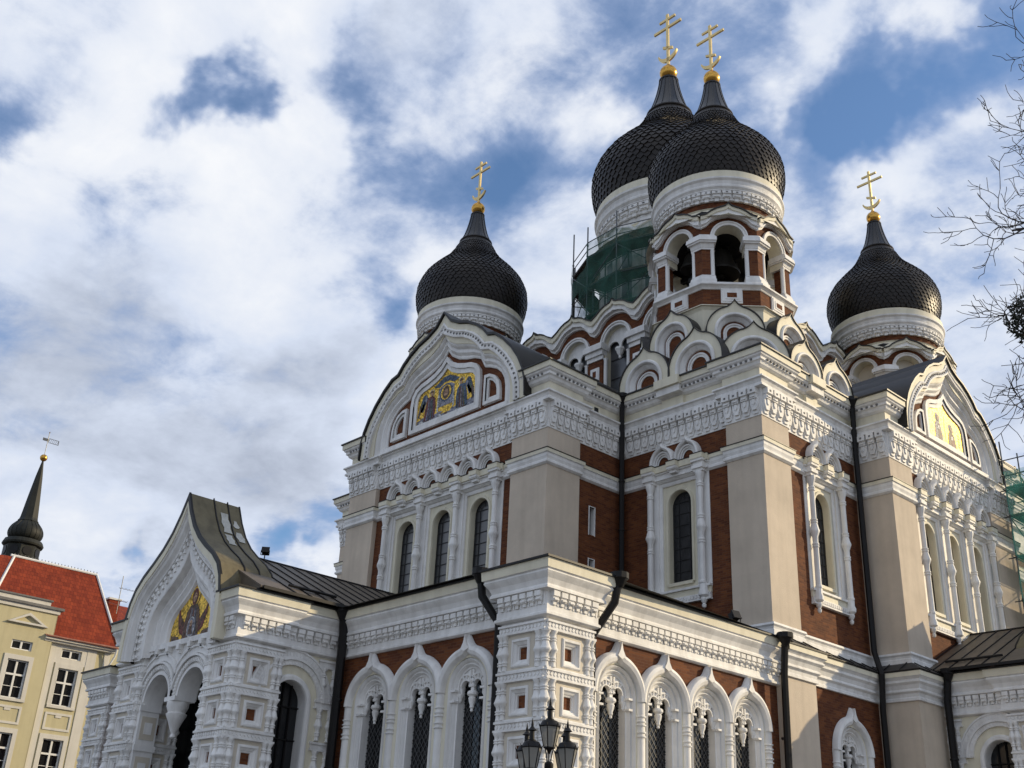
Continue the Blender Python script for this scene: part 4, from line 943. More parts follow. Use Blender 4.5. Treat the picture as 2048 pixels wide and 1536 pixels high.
# drainpipes --------------------------------------------------------------------------------------------
def pipe(pts, hop, r=.085, mt='black'):
    m = MB(FX); m.tube(pts, r, mt, 8)
    p0 = Vector(pts[0]); 
    for a, b_ in zip(pts[1:-1], pts[2:]):
        L = (Vector(b_)-Vector(a)).length
    z = pts[-1][2]
    zz = pts[-2][2]
    while zz > z+1.5: zz -= 2.1; m.lathe((pts[-1][0], pts[-1][1]), [(r+.0, zz), (r+.025, zz+.01), (r+.025, zz+.07), (r, zz+.08)], mt, 8)
    o = m.build('drainpipe', CA)
    h = MB(FX); x, y, z = hop; h.lathe((x, y), [(.09, z-.32), (.12, z-.28), (.22, z-.08), (.27, z-.05), (.27, z+.12), (.24, z+.12)], mt, 10); h.build('hopper', o)
pipe([(6.78, -12.72, 21.4), (6.72, -12.66, 19.9), (6.72, -12.66, 10.5)], (6.78, -12.74, 21.62), .11)
pipe([(13.78, -6.16, 21.4), (13.68, -6.05, 20.0), (13.68, -6.05, 11.2), (14.15, -6.5, 10.2), (13.98, -6.35, 8.9), (13.98, -6.35, .2)], (13.8, -6.2, 21.62), .115)
pipe([(11.75, -24.42, 10.2), (11.8, -24.4, 9.75), (12.2, -24.05, 8.95), (12.2, -24.02, .2)], (11.75, -24.45, 10.42), .12)
pipe([(14.62, -21.75, 10.2), (14.55, -21.8, 9.7), (13.95, -22.08, 8.75), (13.86, -22.1, .2)], (14.66, -21.72, 10.42), .12)
pipe([(4.72, -24.22, 10.2), (4.66, -24.12, 9.6), (4.66, -24.1, .2)], (4.75, -24.3, 10.4), .15)
pipe([(14.28, -12.95, 10.2), (14.1, -12.82, 9.2), (13.98, -12.78, .2)], (14.32, -12.98, 10.4), .12)
pipe([(15.75, -4.6, 10.2), (15.6, -4.5, 9.4), (15.6, -4.5, .2)], (15.8, -4.65, 10.42), .14)
# ------------------------------------------------------------------ domes and towers
DOME = [(2.82, 32.4), (3.0, 32.8), (3.13, 33.2), (3.21, 33.6), (3.24, 34.0), (3.2, 34.42), (3.07, 34.85), (2.85, 35.25), (2.56, 35.62), (2.24, 35.98), (1.9, 36.33), (1.57, 36.72), (1.3, 37.15), (1.1, 37.55), (.97, 37.95)]
def resample(P, step):
    out = [P[0]]; acc = 0
    for a, b_ in zip(P[:-1], P[1:]):
        L = hypot(b_[0]-a[0], b_[1]-a[1]); d = step-acc
        while d <= L: t = d/L; out.append((a[0]+(b_[0]-a[0])*t, a[1]+(b_[1]-a[1])*t)); d += step
        acc = (acc+L) % step
    return out
def smoothp(P, n=4):
    out = []
    for i in range(len(P)-1):
        p0 = P[max(0, i-1)]; p1 = P[i]; p2 = P[i+1]; p3 = P[min(len(P)-1, i+2)]
        for k in range(n):
            t = k/n; out.append(tuple(.5*((2*p1[j])+(-p0[j]+p2[j])*t+(2*p0[j]-5*p1[j]+4*p2[j]-p3[j])*t*t+(-p0[j]+3*p1[j]-3*p2[j]+p3[j])*t**3) for j in (0, 1)))
    return out+[P[-1]]
def dome_mesh(nper=66, step=.205):
    m = MB(FX); SP = smoothp(DOME, 5); m.lathe((0, 0), [(r-.03, z) for r, z in SP], 'scale', 48)
    RS = resample(SP, step)
    for i in range(1, len(RS)-1):
        (r0, z0), (r1, z1) = RS[i], RS[i+1]; (rm, zm) = RS[i-1]
        tx, tz = r1-r0, z1-z0; L = hypot(tx, tz); nx, nz = tz/L, -tx/L
        h = pi/nper
        for k in range(nper):
            a = 2*pi*(k+.5*(i % 2))/nper; jit = random.uniform(.85, 1.25); aj = random.uniform(-.01, .01)
            def pt(r, z, o, da): return ((r+nx*o)*cos(a+da+aj), (r+nx*o)*sin(a+da+aj), z+nz*o)
            tip = ((r0+rm)/2*.5+r0*.5, (z0+zm)/2*.5+z0*.5); tip = ((r0+2*rm)/3, (z0+2*zm)/3)
            o1 = .055*jit; e = .93
            vs = [pt(r1, z1, .0, -h*e), pt(r1, z1, .0, h*e), pt(r0, z0, o1*.8, h*e), pt(*tip, o1, h*.0), pt(r0, z0, o1*.8, -h*e)]
            bk = [pt(r0, z0, -.01, h*e), pt(*tip, -.01, 0), pt(r0, z0, -.01, -h*e)]
            m.add(vs+bk, [(0, 1, 2, 4), (4, 2, 3), (2, 5, 6, 3), (3, 6, 7, 4)], 'scale')
    # collar and seamed neck
    N_ = smoothp([(1.0, 37.95), (1.03, 38.0), (1.0, 38.06)], 2); m.lathe((0, 0), [(.97, 37.9), (1.0, 37.94), (.99, 38.0), (.93, 38.03), (.9, 38.03)], 'scale', 32)
    NK = smoothp([(.92, 38.0), (.74, 38.42), (.59, 38.92), (.47, 39.45), (.39, 39.95)], 4)
    m.lathe((0, 0), NK, 'neck', 32)
    for k in range(14):
        a = 2*pi*k/14; m.tube([((r+.01)*cos(a), (r+.01)*sin(a), z) for r, z in NK], .024, 'neck', 4)
    m.lathe((0, 0), [(.39, 39.93), (.43, 39.97), (.43, 40.02), (.34, 40.06), (.2, 40.1)], 'neck', 24)
    return m.mesh('dome')
def ball_mesh():
    m = MB(FX); m.lathe((0, 0), [(.42*sin(pi*i/16)+.001, 40.47-.42*cos(pi*i/16)) for i in range(17)], 'gold', 28); m.lathe((0, 0), [(.16, 40.84), (.11, 40.95), (.09, 41.0)], 'gold', 12); return m.mesh('ball')
def cross_mesh():
    m = MB(FX); t = .05; k = 'giltcross'
    m.box(-.07, .07, -t, t, 40.9, 44.0, k); m.box(-.50, .50, -t*.9, t*.9, 43.64, 43.76, k); m.box(-.86, .86, -t*.95, t*.95, 43.14, 43.27, k)
    m.add([(x, y, z-x*.42+dz) for x in (-.3, .3) for y in (-t, t) for z, dz in ((41.98, -.07), (41.98, .07))], [(0, 1, 3, 2), (4, 6, 7, 5), (0, 4, 5, 1), (2, 3, 7, 6), (0, 2, 6, 4), (1, 5, 7, 3)], k)
    A = [(.62*cos(radians(a)), 41.78+.62*sin(radians(a))) for a in range(188, 353, 11)]; B = [(.60*cos(radians(a)), 41.9+.52*sin(radians(a))) for a in range(188, 353, 11)]
    B[0] = A[0]; B[-1] = A[-1]; n = len(A)
    vs = [(x, y, z) for y in (-t, t) for x, z in A+B]
    fs = [(i, i+1, n+i+1, n+i) for i in range(n-1)]+[(2*n+i, 2*n+i+1, 3*n+i+1, 3*n+i) for i in range(n-1)]+[(i, i+1, 2*n+i+1, 2*n+i) for i in range(n-1)]+[(n+i, n+i+1, 3*n+i+1, 3*n+i) for i in range(n-1)]
    m.add(vs, fs, k); return m.mesh('cross')
def drum_mesh():
    m = MB(FX); P = [(2.7, 32.62), (3.0, 32.60), (3.07, 32.54), (3.06, 32.22), (3.14, 32.18), (3.13, 32.1), (3.04, 32.02), (2.99, 31.85), (3.05, 31.78), (3.04, 31.7), (2.95, 31.6), (2.98, 31.54), (2.86, 31.5), (2.84, 31.06), (2.72, 31.05), (2.7, 30.55)]
    m.lathe((0, 0), P, ['white', 'cream', 'cream']+['white']*11+['brick'], 64, cap=False)
    m.lathe((0, 0), [(2.72, 30.72), (2.80, 30.7), (2.75, 30.64), (2.95, 30.2), (3.4, 29.9)], 'cream', 48, cap=False)
    n = 40
    for k in range(n):
        a = 2*pi*k/n; h = pi/n
        def blk(r0, r1, z0, z1, s, mt='white'):
            vs = [(r*cos(a+d*h*s), r*sin(a+d*h*s), z) for r in (r0, r1) for d in (-1, 1) for z in (z0, z1)]
            m.add(vs, [(0, 1, 3, 2), (4, 6, 7, 5), (0, 4, 5, 1), (2, 3, 7, 6), (0, 2, 6, 4), (1, 5, 7, 3)], mt)
        blk(2.8, 2.99, 31.36, 31.5, .86); blk(2.8, 2.93, 31.16, 31.36, .78); blk(2.8, 2.97, 31.2, 31.25, .6); blk(2.8, 2.88, 31.0, 31.16, .4); blk(2.95, 3.0, 31.40, 31.45, .2, 'stone')
    return m.mesh('drum')
def octpts(ap, rot=pi/8): R = ap/cos(pi/8); return [(R*cos(rot+k*pi/4), R*sin(rot+k*pi/4)) for k in range(8)]
def belfry_meshes():
    body = MB(FX); cols = MB(FX)
    # base
    O = octpts(3.0); 
    body.slab(octpts(2.98), 24.6, 26.3, 'brick')
    def oring(prof, mts): 
        P = [(x, y) for x, y in reversed(octpts(1.0))]; P = [(x, y) for x, y in octpts(1.0)]
        # outside is on the right when walking clockwise seen from inside: use plan on the anticlockwise outline
        body.plan([(x*1.0, y*1.0) for x, y in octpts(3.0)], prof, mts, closed=True)
    oring([(-.3, 26.62), (.14, 26.60), (.2, 26.55), (.2, 26.47), (.12, 26.42), (.06, 26.36), (.02, 26.3), (-.1, 26.28)], 'white')
    oring([(-.2, 25.46), (.26, 25.40), (.28, 25.36), (.2, 25.34), (.12, 25.2), (.1, 24.8), (.08, 23.0)], 'cream')
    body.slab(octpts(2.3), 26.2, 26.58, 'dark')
    body.slab(octpts(2.7), 30.0, 30.5, 'dark'); body.slab(octpts(.8), 26.5, 30.1, 'dark')  # ceiling; dark core added, with the beams below, to blacken the shaded inside
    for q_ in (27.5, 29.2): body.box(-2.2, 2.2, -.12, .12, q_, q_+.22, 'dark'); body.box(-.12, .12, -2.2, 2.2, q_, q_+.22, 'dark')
    for k in range(8):
        a = k*pi/4; c, s = cos(a), sin(a)
        F = lambda u, w, z, c=c, s=s: ((3.0+w)*c-u*s, (3.0+w)*s+u*c, z)
        m = MB(F); W = 1.243
        # arched wall
        m.wall(-W, W, 28.3, 30.1, [(0, .66, 28.3, 28.96, .66)], -.04, -.7, 'brick', 'cream')
        # white archivolt
        A = lambda r: arc(0, 28.96, r, 180, 0, 14)
        m.ring(A(.80), A(.66), -.06, .03, 'white'); m.ring(A(.84), A(.78), -.06, .07, 'white')
        # brick band then keel cornice
        top = keel(1.0, .14, 28.98, 1.30, 64, None, 10); bot = keel(.92, .06, 28.98, 1.02, 64, None, 10)
        def lift(L, d=0): 
            q = []
            for u, z in L:
                uu = max(-W, min(W, u*1.27)); q.append((uu, z+d if abs(u) < .98 else z+d))
            return q
        T = [(-W, 29.92), (-.98, 30.0), (-.75, 30.2), (-.5, 30.34), (-.25, 30.42), (-.12, 30.48), (0, 30.62)]; T = T+[(-u, z) for u, z in reversed(T[:-1])]
        Bt = [(-W, 29.36), (-.99, 29.5), (-.8, 29.72), (-.55, 29.88), (-.28, 29.97), (-.12, 30.0), (0, 30.03)]; Bt = Bt+[(-u, z) for u, z in reversed(Bt[:-1])]
        lerp = lambda t: [(u0+(u1-u0)*t, z0+(z1-z0)*t) for (u0, z0), (u1, z1) in zip(Bt, T)]
        m.ring(T, lerp(.66), -.3, .22, 'cream'); m.ring(lerp(.66), lerp(.4), -.1, .15, 'white'); m.ring(lerp(.4), lerp(.2), -.1, .19, 'white'); m.ring(lerp(.2), Bt, -.1, .08, 'white')
        m.ring([(u*1.02, z+.06) for u, z in T], T, -.35, .28, 'roof')
        # panel under the opening
        m.box(-.46, .46, -.1, .05, 25.62, 26.36, 'white'); m.box(-.40, .40, .0, .08, 25.70, 26.28, 'white'); m.box(-.29, .29, .0, .1, 25.8, 26.16, 'white'); m.box(-.21, .21, .0, .103, 25.87, 26.10, 'brick')
        for src, dst in ((m, body),):
            q = len(dst.v); dst.v += src.v
            for mm in src.n:
                if mm not in dst.n: dst.n.append(mm)
            for f, kk in zip(src.f, src.m): dst.f.append([i+q for i in f]); dst.m.append(dst.n.index(src.n[kk]))
    # corner piers: plinth, brick shaft, capital (each a kinked prism around an octagon corner)
    pier_ = MB(FX)
    def kink(m, t, wo, wi, z0, z1, mt, wo2=None):
        # polygon around corner at angle 22.5 deg : half length t along both faces
        wo2 = wo if wo2 is None else wo2
        def poly(w):
            R = (3.0+w)/cos(pi/8); n1 = (cos(0), sin(0)); n2 = (cos(pi/4), sin(pi/4)); L = (3.0+w)*math.tan(pi/8)
            cpt = (R*cos(pi/8), R*sin(pi/8)); tt = t+w*math.tan(pi/8)
            e1 = (cpt[0], cpt[1]-tt); e2 = (cpt[0]-tt*sin(pi/4), cpt[1]+tt*cos(pi/4))
            return [e1, cpt, e2]
        def full(w): 
            o = poly(w); R = (3.0+wi)/cos(pi/8); c2 = (R*cos(pi/8), R*sin(pi/8)); tt = t+w*math.tan(pi/8)+wi*0
            i1 = (3.0+wi, o[0][1]); i2p = Vector((cos(pi/4), sin(pi/4)))*(3.0+wi); e2 = Vector(o[2]); d = Vector((cos(pi/4), sin(pi/4))); i2 = e2-d*(w-wi)
            return o+[tuple(i2), c2, i1]
        A = full(wo); B = full(wo2); n = 6
        vs = [(x, y, z0) for x, y in A]+[(x, y, z1) for x, y in B]
        m.add(vs, [tuple(range(n)), tuple(range(2*n-1, n-1, -1))]+[(i, (i+1) % n, n+(i+1) % n, n+i) for i in range(n)], mt)
    kink(pier_, .62, .10, -.7, 26.60, 26.78, 'white'); kink(pier_, .60, .06, -.68, 26.78, 26.98, 'white', .0); kink(pier_, .57, -.02, -.66, 26.98, 27.04, 'white')
    kink(pier_, .40, -.06, -.62, 27.04, 28.36, 'brick')
    kink(pier_, .57, -.02, -.66, 28.34, 28.44, 'white'); kink(pier_, .57, .0, -.66, 28.44, 28.62, 'white', .06); kink(pier_, .64, .16, -.7, 28.62, 28.70, 'white'); kink(pier_, .67, .22, -.72, 28.70, 28.92, 'white', .18); kink(pier_, .60, .12, -.7, 28.92, 29.02, 'white')
    # slim white shafts either side
    for sgn in (0, 1):
        cpt = Vector(((3.0)/cos(pi/8)*cos(pi/8), 3.0/cos(pi/8)*sin(pi/8)))
        if sgn == 0: p = (cpt.x-.12, cpt.y-.49)
        else: d = Vector((-sin(pi/4), cos(pi/4))); nn = Vector((cos(pi/4), sin(pi/4))); q = cpt+d*.49-nn*.12; p = (q.x, q.y)
        pier_.lathe(p, [(.125, 27.0), (.10, 27.1), (.095, 28.25), (.12, 28.36)], 'white', 10)
    return body.mesh('belfry'), pier_.mesh('pier')
def kok_mesh(r, tip, legs, dep=1.3, sc=1.):       # keel headed niche, foot centre at z=0
    o = MB(); K = keel(r, tip, 0, None, 66, -legs, 14)
    def ol(q): return [(-q, -legs)]+arc(0, 0, q, 180, 0, 22)+[(q, -legs)]
    E = [(-r, -legs)]+[]
    n = len(K); inner = r*.74
    def fit(q):
        out = []
        for u, z in K:
            if z <= -legs+1e-6: out.append((math.copysign(q, u), -legs)); continue
            a = atan2(max(z, 0), u); out.append((q*cos(a), q*sin(a)))
        return out
    def at(L, d=0): return L
    o.ring(K, fit(inner), -dep*.6, .0, 'cream')
    Kout = [(u*1.03, z+(.045 if z > -legs+.01 else 0)) for u, z in K]
    o.ring(Kout, K, -dep, .06, 'roof')
    S = [(.74, .0), (.745, .05), (.71, .09), (.66, .09), (.63, .03), (.62, -.05), (.56, -.12), (.50, -.20), (.49, -.26)]
    for (a_, w0), (b_, w1) in zip(S[:-1], S[1:]): o.cone_ring(fit(r*a_), w0, fit(r*b_), w1, 'white')
    o.cone_ring(fit(r*.49), -.26, fit(r*.41), -.26, 'brick'); o.ring(fit(r*.41), fit(r*.355), -.3, -.2, 'white'); o.ring(fit(r*.355), fit(r*.28), -.3, -.24, 'white')
    o.prism(fit(r*.28), -.4, -.29, 'brick')
    o.prism(fit(r*.98), -dep*.6, -.42, 'cream')
    return o.mesh('kokoshnik')
DM = dome_mesh(); BALL = ball_mesh(); CROSS = cross_mesh(); DRUM = drum_mesh(); BELF, BPIER = belfry_meshes()
KL = kok_mesh(1.36, .30, .62); KLB = kok_mesh(1.17, .33, .62); KU = kok_mesh(1.2, .30, .66)
b = MB(FX); b.slab(octpts(2.45), 26.5, 30.0, 'beigepanel'); BLIND = b.mesh('blind_arch')
def tower(cx, cy, full, s=1.):
    d = part('dome', DM, CA, (cx, cy, 40.4*(1-s)), 0, (s, s, s)); part('ball', BALL, d); part('cross', CROSS, d)
    part('drum', DRUM, CA, (cx, cy, 0))
    bf = part('belfry', BELF, CA, (cx, cy, 0))
    for k in range(8): part('pier', BPIER, bf, (0, 0, 0), k*pi/4)
    if not full: part('blind_arch', BLIND, bf)
    for k in range(8):
        a = k*pi/4; part('kokoshnik', KU, CA, (cx+3.62*cos(a), cy+3.62*sin(a), 23.93), a+pi/2)
    m = MB(FX); m.slab([(x, y) for x, y in octpts(3.02)], 21.5, 24.2, 'roof'); m.build('tower_base', CA, (cx, cy, 0))
tower(8.82, -8.25, True); tower(-8.7, -8.55, False); tower(8.25, 8.35, False, .965); tower(-8.9, 8.6, False)
# lower tier of keel niches on the near corner block, and the same on the others
def lower_tier(pts):
    for M_, x, y, rz in pts: part('kokoshnik', M_, CA, (x, y, 22.16), rz)
lower_tier([(KL, 7.7, -12.38, 0), (KL, 10.43, -12.38, 0), (KL, 12.52, -11.18, pi/4+.02), (KLB, 13.32, -8.72, pi/2), (KLB, 13.32, -6.42, pi/2)])
lower_tier([(KL, -7.7, -12.38, 0), (KL, -10.43, -12.38, 0), (KL, 13.32, 8.0, pi/2), (KL, 13.32, 10.7, pi/2), (KLB, 12.5, 12.0, pi*.75)])
m = MB(FX)
for P in ([(6.3, -11.6), (11.4, -11.6), (12.6, -9.9), (12.6, -5.2), (6.3, -5.2)], [(-11.6, -11.6), (-6.3, -11.6), (-6.3, -5.2), (-13.1, -5.2), (-13.1, -10)], [(6.3, 5.2), (12.6, 5.2), (12.6, 9.8), (11.3, 11.6), (6.3, 11.6)]): m.slab(P, 21.4, 22.6, 'roof')
m.build('block_roof', CA)
# central drum --------------------------------------------------------------------------------------
ZC = 51.3-40.47*1.42
d = part('dome', DM, CA, (-.32, -.28, ZC), .07, (1.48, 1.48, 1.42)); part('ball', BALL, d, (0, 0, 40.47*(1-.92)), 0, (.92, .92, .92)); part('cross', CROSS, d, (0, 0, 0), -.07, (.88, .88, 1))
part('drum', DRUM, CA, (-.32, -.28, ZC), 0, (1.48, 1.48, 1.42))
m = MB(FX); C0 = (-.32, -.28)
m.lathe(C0, [(4.05, 37.9), (4.05, 29.0)], 'white', 48)
for k in range(16):
    a0 = 2*pi*k/16
    pts = []
    for i in range(11):
        t = -1+i*.2; a = a0+t*pi/16; pts.append((a, 36.9+.45*(1-abs(t)**2.2)+(.12 if i == 5 else 0)))
    vs = []; 
    for a, z in pts:
        for r, zz in ((4.1, z-.55), (4.3, z-.5), (4.32, z-.25), (4.45, z-.2), (4.45, z), (4.05, z+.02)): vs.append((C0[0]+r*cos(a), C0[1]+r*sin(a), zz))
    m.add(vs, [(6*i+j, 6*i+j+1, 6*i+6+j+1, 6*i+6+j) for i in range(10) for j in range(5)], 'white')
    a = a0+pi/16; m.lathe((C0[0]+4.1*cos(a), C0[1]+4.1*sin(a)), [(.24, 30), (.24, 35.6), (.34, 35.8), (.34, 36.3)], 'white', 8)
    vs = [(C0[0]+4.08*cos(a0+t), C0[1]+4.08*sin(a0+t), z) for t in (-.09, .09) for z in (31.5, 35.8)]; m.add(vs, [(0, 1, 3, 2)], 'glass')
m.build('drum_wall', CA)
# square base of the central drum with its arcade
def base_face(name, loc, rz):
    o = MB(); cs = [-4.35+2.9*i for i in range(4)]; W = 5.8
    o.wall(-W, W, 24.0, 29.4, [(c, .86, 24.0, 28.5, .86) for c in cs], 0, -.6, 'brick', 'cream')
    for c in cs:
        T = [(-1.45, 29.95), (-1.1, 30.14), (-.8, 30.36), (-.5, 30.5), (-.22, 30.56), (-.1, 30.62), (0, 30.8)]; T = [(c+u, z) for u, z in T+[(-u, z) for u, z in reversed(T[:-1])]]
        B = [(-1.45, 29.12), (-1.16, 29.28), (-.92, 29.62), (-.65, 29.86), (-.34, 29.97), (-.15, 30.0), (0, 30.02)]; B = [(c+u, z) for u, z in B+[(-u, z) for u, z in reversed(B[:-1])]]
        lerp = lambda t: [(u0+(u1-u0)*t, z0+(z1-z0)*t) for (u0, z0), (u1, z1) in zip(B, T)]
        o.ring(T, lerp(.66), -.5, .42, 'cream'); o.ring(lerp(.66), lerp(.42), -.1, .3, 'white'); o.ring(lerp(.42), lerp(.2), -.1, .34, 'white'); o.ring(lerp(.2), B, -.1, .16, 'white')
        o.ring([(u, z+.07) for u, z in T], T, -.6, .48, 'roof')
        Q = [(c-1.45, 28.6), (c-1.0, 28.62)]+arc(c, 28.55, 1.03, 170, 10, 12)+[(c+1.0, 28.62), (c+1.45, 28.6)]
        o.ring([(c-1.45, 29.12)]*1+[p for p in B[1:-1]]+[(c+1.45, 29.12)], [(c-1.45, 28.75)]+[(c+(u-c)*.92, z-.42) for u, z in B[1:-1]]+[(c+1.45, 28.75)], -.1, .02, 'brick')
        for r0, r1, w in ((.86, .98, .10), (.98, 1.06, .16)): o.ring(arc(c, 28.5, r1, 180, 0, 14), arc(c, 28.5, r0, 180, 0, 14), -.1, w, 'white')
        # paired lights under a hanging boss
        low = [(-.86, 28.2)]+arc(-.43, 28.3, .36, 180, 0, 8)+[(-.07, 28.1), (.07, 28.1)]+arc(.43, 28.3, .36, 180, 0, 8)+[(.86, 28.2)]
        o.prism([(c+u, z) for u, z in low]+arc(c, 28.5, .86, 0, 180, 12), -.34, -.26, 'white')
        o.lathe((c, -.25), [(.03, 27.55), (.08, 27.6), (.07, 27.7), (.17, 27.85), (.19, 27.95), (.26, 28.05), (.26, 28.15)], 'white', 8)
        o.quad(c-.86, c+.86, 24, 29.3, -.5, 'glass')
        for z in (25.5, 26.6, 27.7): o.box(c-.8, c+.8, -.48, -.45, z, z+.04, 'lead')
        for s in (-1, 1): o.lathe((c+s*.78, -.02), [(.11, 24), (.10, 27.6), (.14, 27.7)], 'white', 8)
    for c in [-5.8+2.9*i for i in range(5)]:
        o.box(c-.56, c+.56, -.2, .10, 27.72, 27.95, 'white'); o.box(c-.6, c+.6, -.2, .2, 27.95, 28.22, 'white'); o.box(c-.66, c+.66, -.2, .34, 28.22, 28.5, 'white'); o.box(c-.62, c+.62, -.2, .26, 28.5, 28.62, 'white')
        o.box(c-.5, c+.5, -.2, .04, 24, 27.75, 'brick'); o.box(c-.3, c+.3, -.1, .1, 25.9, 27.3, 'white'); 
        for z in (26.0, 26.65): o.box(c-.2, c+.2, .0, .125, z, z+.56, 'white'); o.box(c-.12, c+.12, .0, .13, z+.1, z+.46, 'brick')
        o.box(c-.6, c+.6, -.2, .18, 25.5, 25.8, 'white'); o.box(c-.62, c+.62, -.2, .24, 25.35, 25.5, 'white')
    o.build(name, CA, loc, rz)
for k in range(4):
    a = k*pi/2; base_face('arcade', (-.1+7.0*sin(a), -7.0*cos(a), 0), a)
m = MB(FX); m.slab([(-6.4, -6.4), (6.4, -6.4), (6.4, 6.4), (-6.4, 6.4)], 22, 29.6, 'roof'); m.build('drum_base', CA)
m = MB(FX); m.add([(-6.9, -6.9, 30), (6.9, -6.9, 30), (6.9, 6.9, 30), (-6.9, 6.9, 30), (-4.2, -4.2, 30.8), (4.2, -4.2, 30.8), (4.2, 4.2, 30.8), (-4.2, 4.2, 30.8)], [(0, 1, 5, 4), (1, 2, 6, 5), (2, 3, 7, 6), (3, 0, 4, 7)], 'roof'); m.build('drum_roof', CA)
# bells
def bell(x, y, z, s, lab):
    t = MB(FX); t.lathe((0, 0), [(.62*s, -.9*s), (.64*s, -.84*s), (.56*s, -.7*s), (.44*s, -.4*s), (.37*s, -.15*s), (.3*s, -.04*s), (.12*s, .04*s), (.1*s, .12*s)], 'bronze', 20)
    r = thing('bell', lab, 'bell', (x, y, z), 'bells in the belfry'); o = t.build('bell_body', r); c = MB(FX); c.lathe((0, 0), [(.03, -1.05*s), (.11*s, -1.0*s), (.09*s, -.85*s), (.03, -.8*s), (.03, -.2*s)], 'bronze', 8); c.build('clapper', r)
    y_ = MB(FX); y_.box(-.4*s, .4*s, -.06, .06, .1*s, .24*s, 'black'); y_.bar((0, 0, .2*s), (0, 0, .62), .04, 'black', 6); y_.build('headstock', r)
bell(9.6, -9.2, 29.3, 1.35, 'dark bronze bell hanging behind the middle opening of the belfry, the largest bell')
bell(8.6, -10.0, 29.2, .9, 'small dark bronze bell hanging behind the left opening of the belfry')
# ------------------------------------------------------------------ yellow house across the street
YH = thing('town_house', 'yellow rendered town house with white window frames and steep red tiled roof', 'house', (-40, -16, 0))
def ylocal(): return MB(lambda u, w, z: (w, u+16, z))     # u is the world y, w towards the church
HX = [(-15.22, .68), (-18.68, .68)]
m = ylocal()
ops = lambda c: [(c, .68, 12.5, 14.9, 0), (c, .66, 15.55, 16.14, 0), (c, .68, 8.0, 10.42, 0), (c, .68, 3.6, 6.0, 0)]
def vwall(m, u0, u1, c, w, mt, z1):     # wall strip with a column of openings
    zs = [0.1]; 
    m.quad(u0, c-.68, .1, z1, w, mt); m.quad(c+.68, u1, .1, z1, w, mt)
    prev = .1
    for (uc, h, zb, zt, _) in sorted(ops(c), key=lambda t: t[2]):
        m.quad(c-.68, c+.68, prev, zb, w, mt); prev = zt
        B = [(c-.68, zb), (c-.68, zt), (c+.68, zt), (c+.68, zb)]
        vs = [(u, w, z) for u, z in B]+[(u, w-.3, z) for u, z in B]; m.add(vs, [(i, (i+1) % 4, 4+(i+1) % 4, 4+i) for i in range(4)], 'ochrewhite')
    m.quad(c-.68, c+.68, prev, z1, w, mt)
vwall(m, -16.8, -12.6, -15.22, 0, 'yellow', 16.5)
vwall(m, -20.6, -16.8, -18.68, .3, 'yellow', 18.3); vwall(m, -24.4, -20.6, -22.4, .3, 'yellow', 18.3)
m.quad(-30, -24.4, .1, 16.5, 0, 'yellow'); m.box(-16.82, -16.78, -.3, .3, .1, 18.3, 'yellow'); m.box(-24.42, -24.38, -.3, .3, .1, 18.3, 'yellow')
m.box(-30, -12.6, -10, -.6, .1, 16.4, 'yellow')
wl = m.build('facade', YH)
m = ylocal()
m.box(-16.8, -16.28, -.05, .05, .1, 16.4, 'ochrewhite'); m.box(-14.14, -13.5, -.05, .05, .1, 16.4, 'ochrewhite'); m.box(-12.95, -12.55, -.1, .06, .1, 16.4, 'ochrewhite')
for a, b_, z0, z1 in ((-16.28, -15.92, 15.2, 16.42), (-14.52, -14.14, 15.2, 16.42), (-15.92, -14.52, 16.16, 16.42), (-15.92, -14.52, 15.2, 15.53)): m.box(a, b_, -.05, .03, z0, z1, 'ochrewhite')
for c, w in ((-15.22, 0), (-18.68, .3), (-22.4, .3)):
    for z0, z1 in ((12.35, 15.2), (7.85, 10.7), (3.4, 6.3)):
        for a, b_ in ((c-.95, c-.68), (c+.68, c+.95)): m.box(a, b_, w-.05, w+.07, z0, z1, 'ochrewhite')
        m.box(c-.68, c+.68, w-.05, w+.07, z1-.3, z1, 'ochrewhite'); m.box(c-.95, c+.95, w-.05, w+.12, z0-.02, z0+.15, 'ochrewhite')
    for z0 in (10.95, 6.5):
        P = rect(c-.9, c+.9, z0, z0+1.1); Q = [(c-.76, z0+.14), (c+.76, z0+.14), (c+.76, z0+.96), (c-.76, z0+.96)]
        m.ring(P, Q, w-.02, w+.05, 'ochrewhite', closed=True); m.box(c-.2, c+.2, w-.02, w+.04, z0+.80, z0+.96, 'ochrewhite')
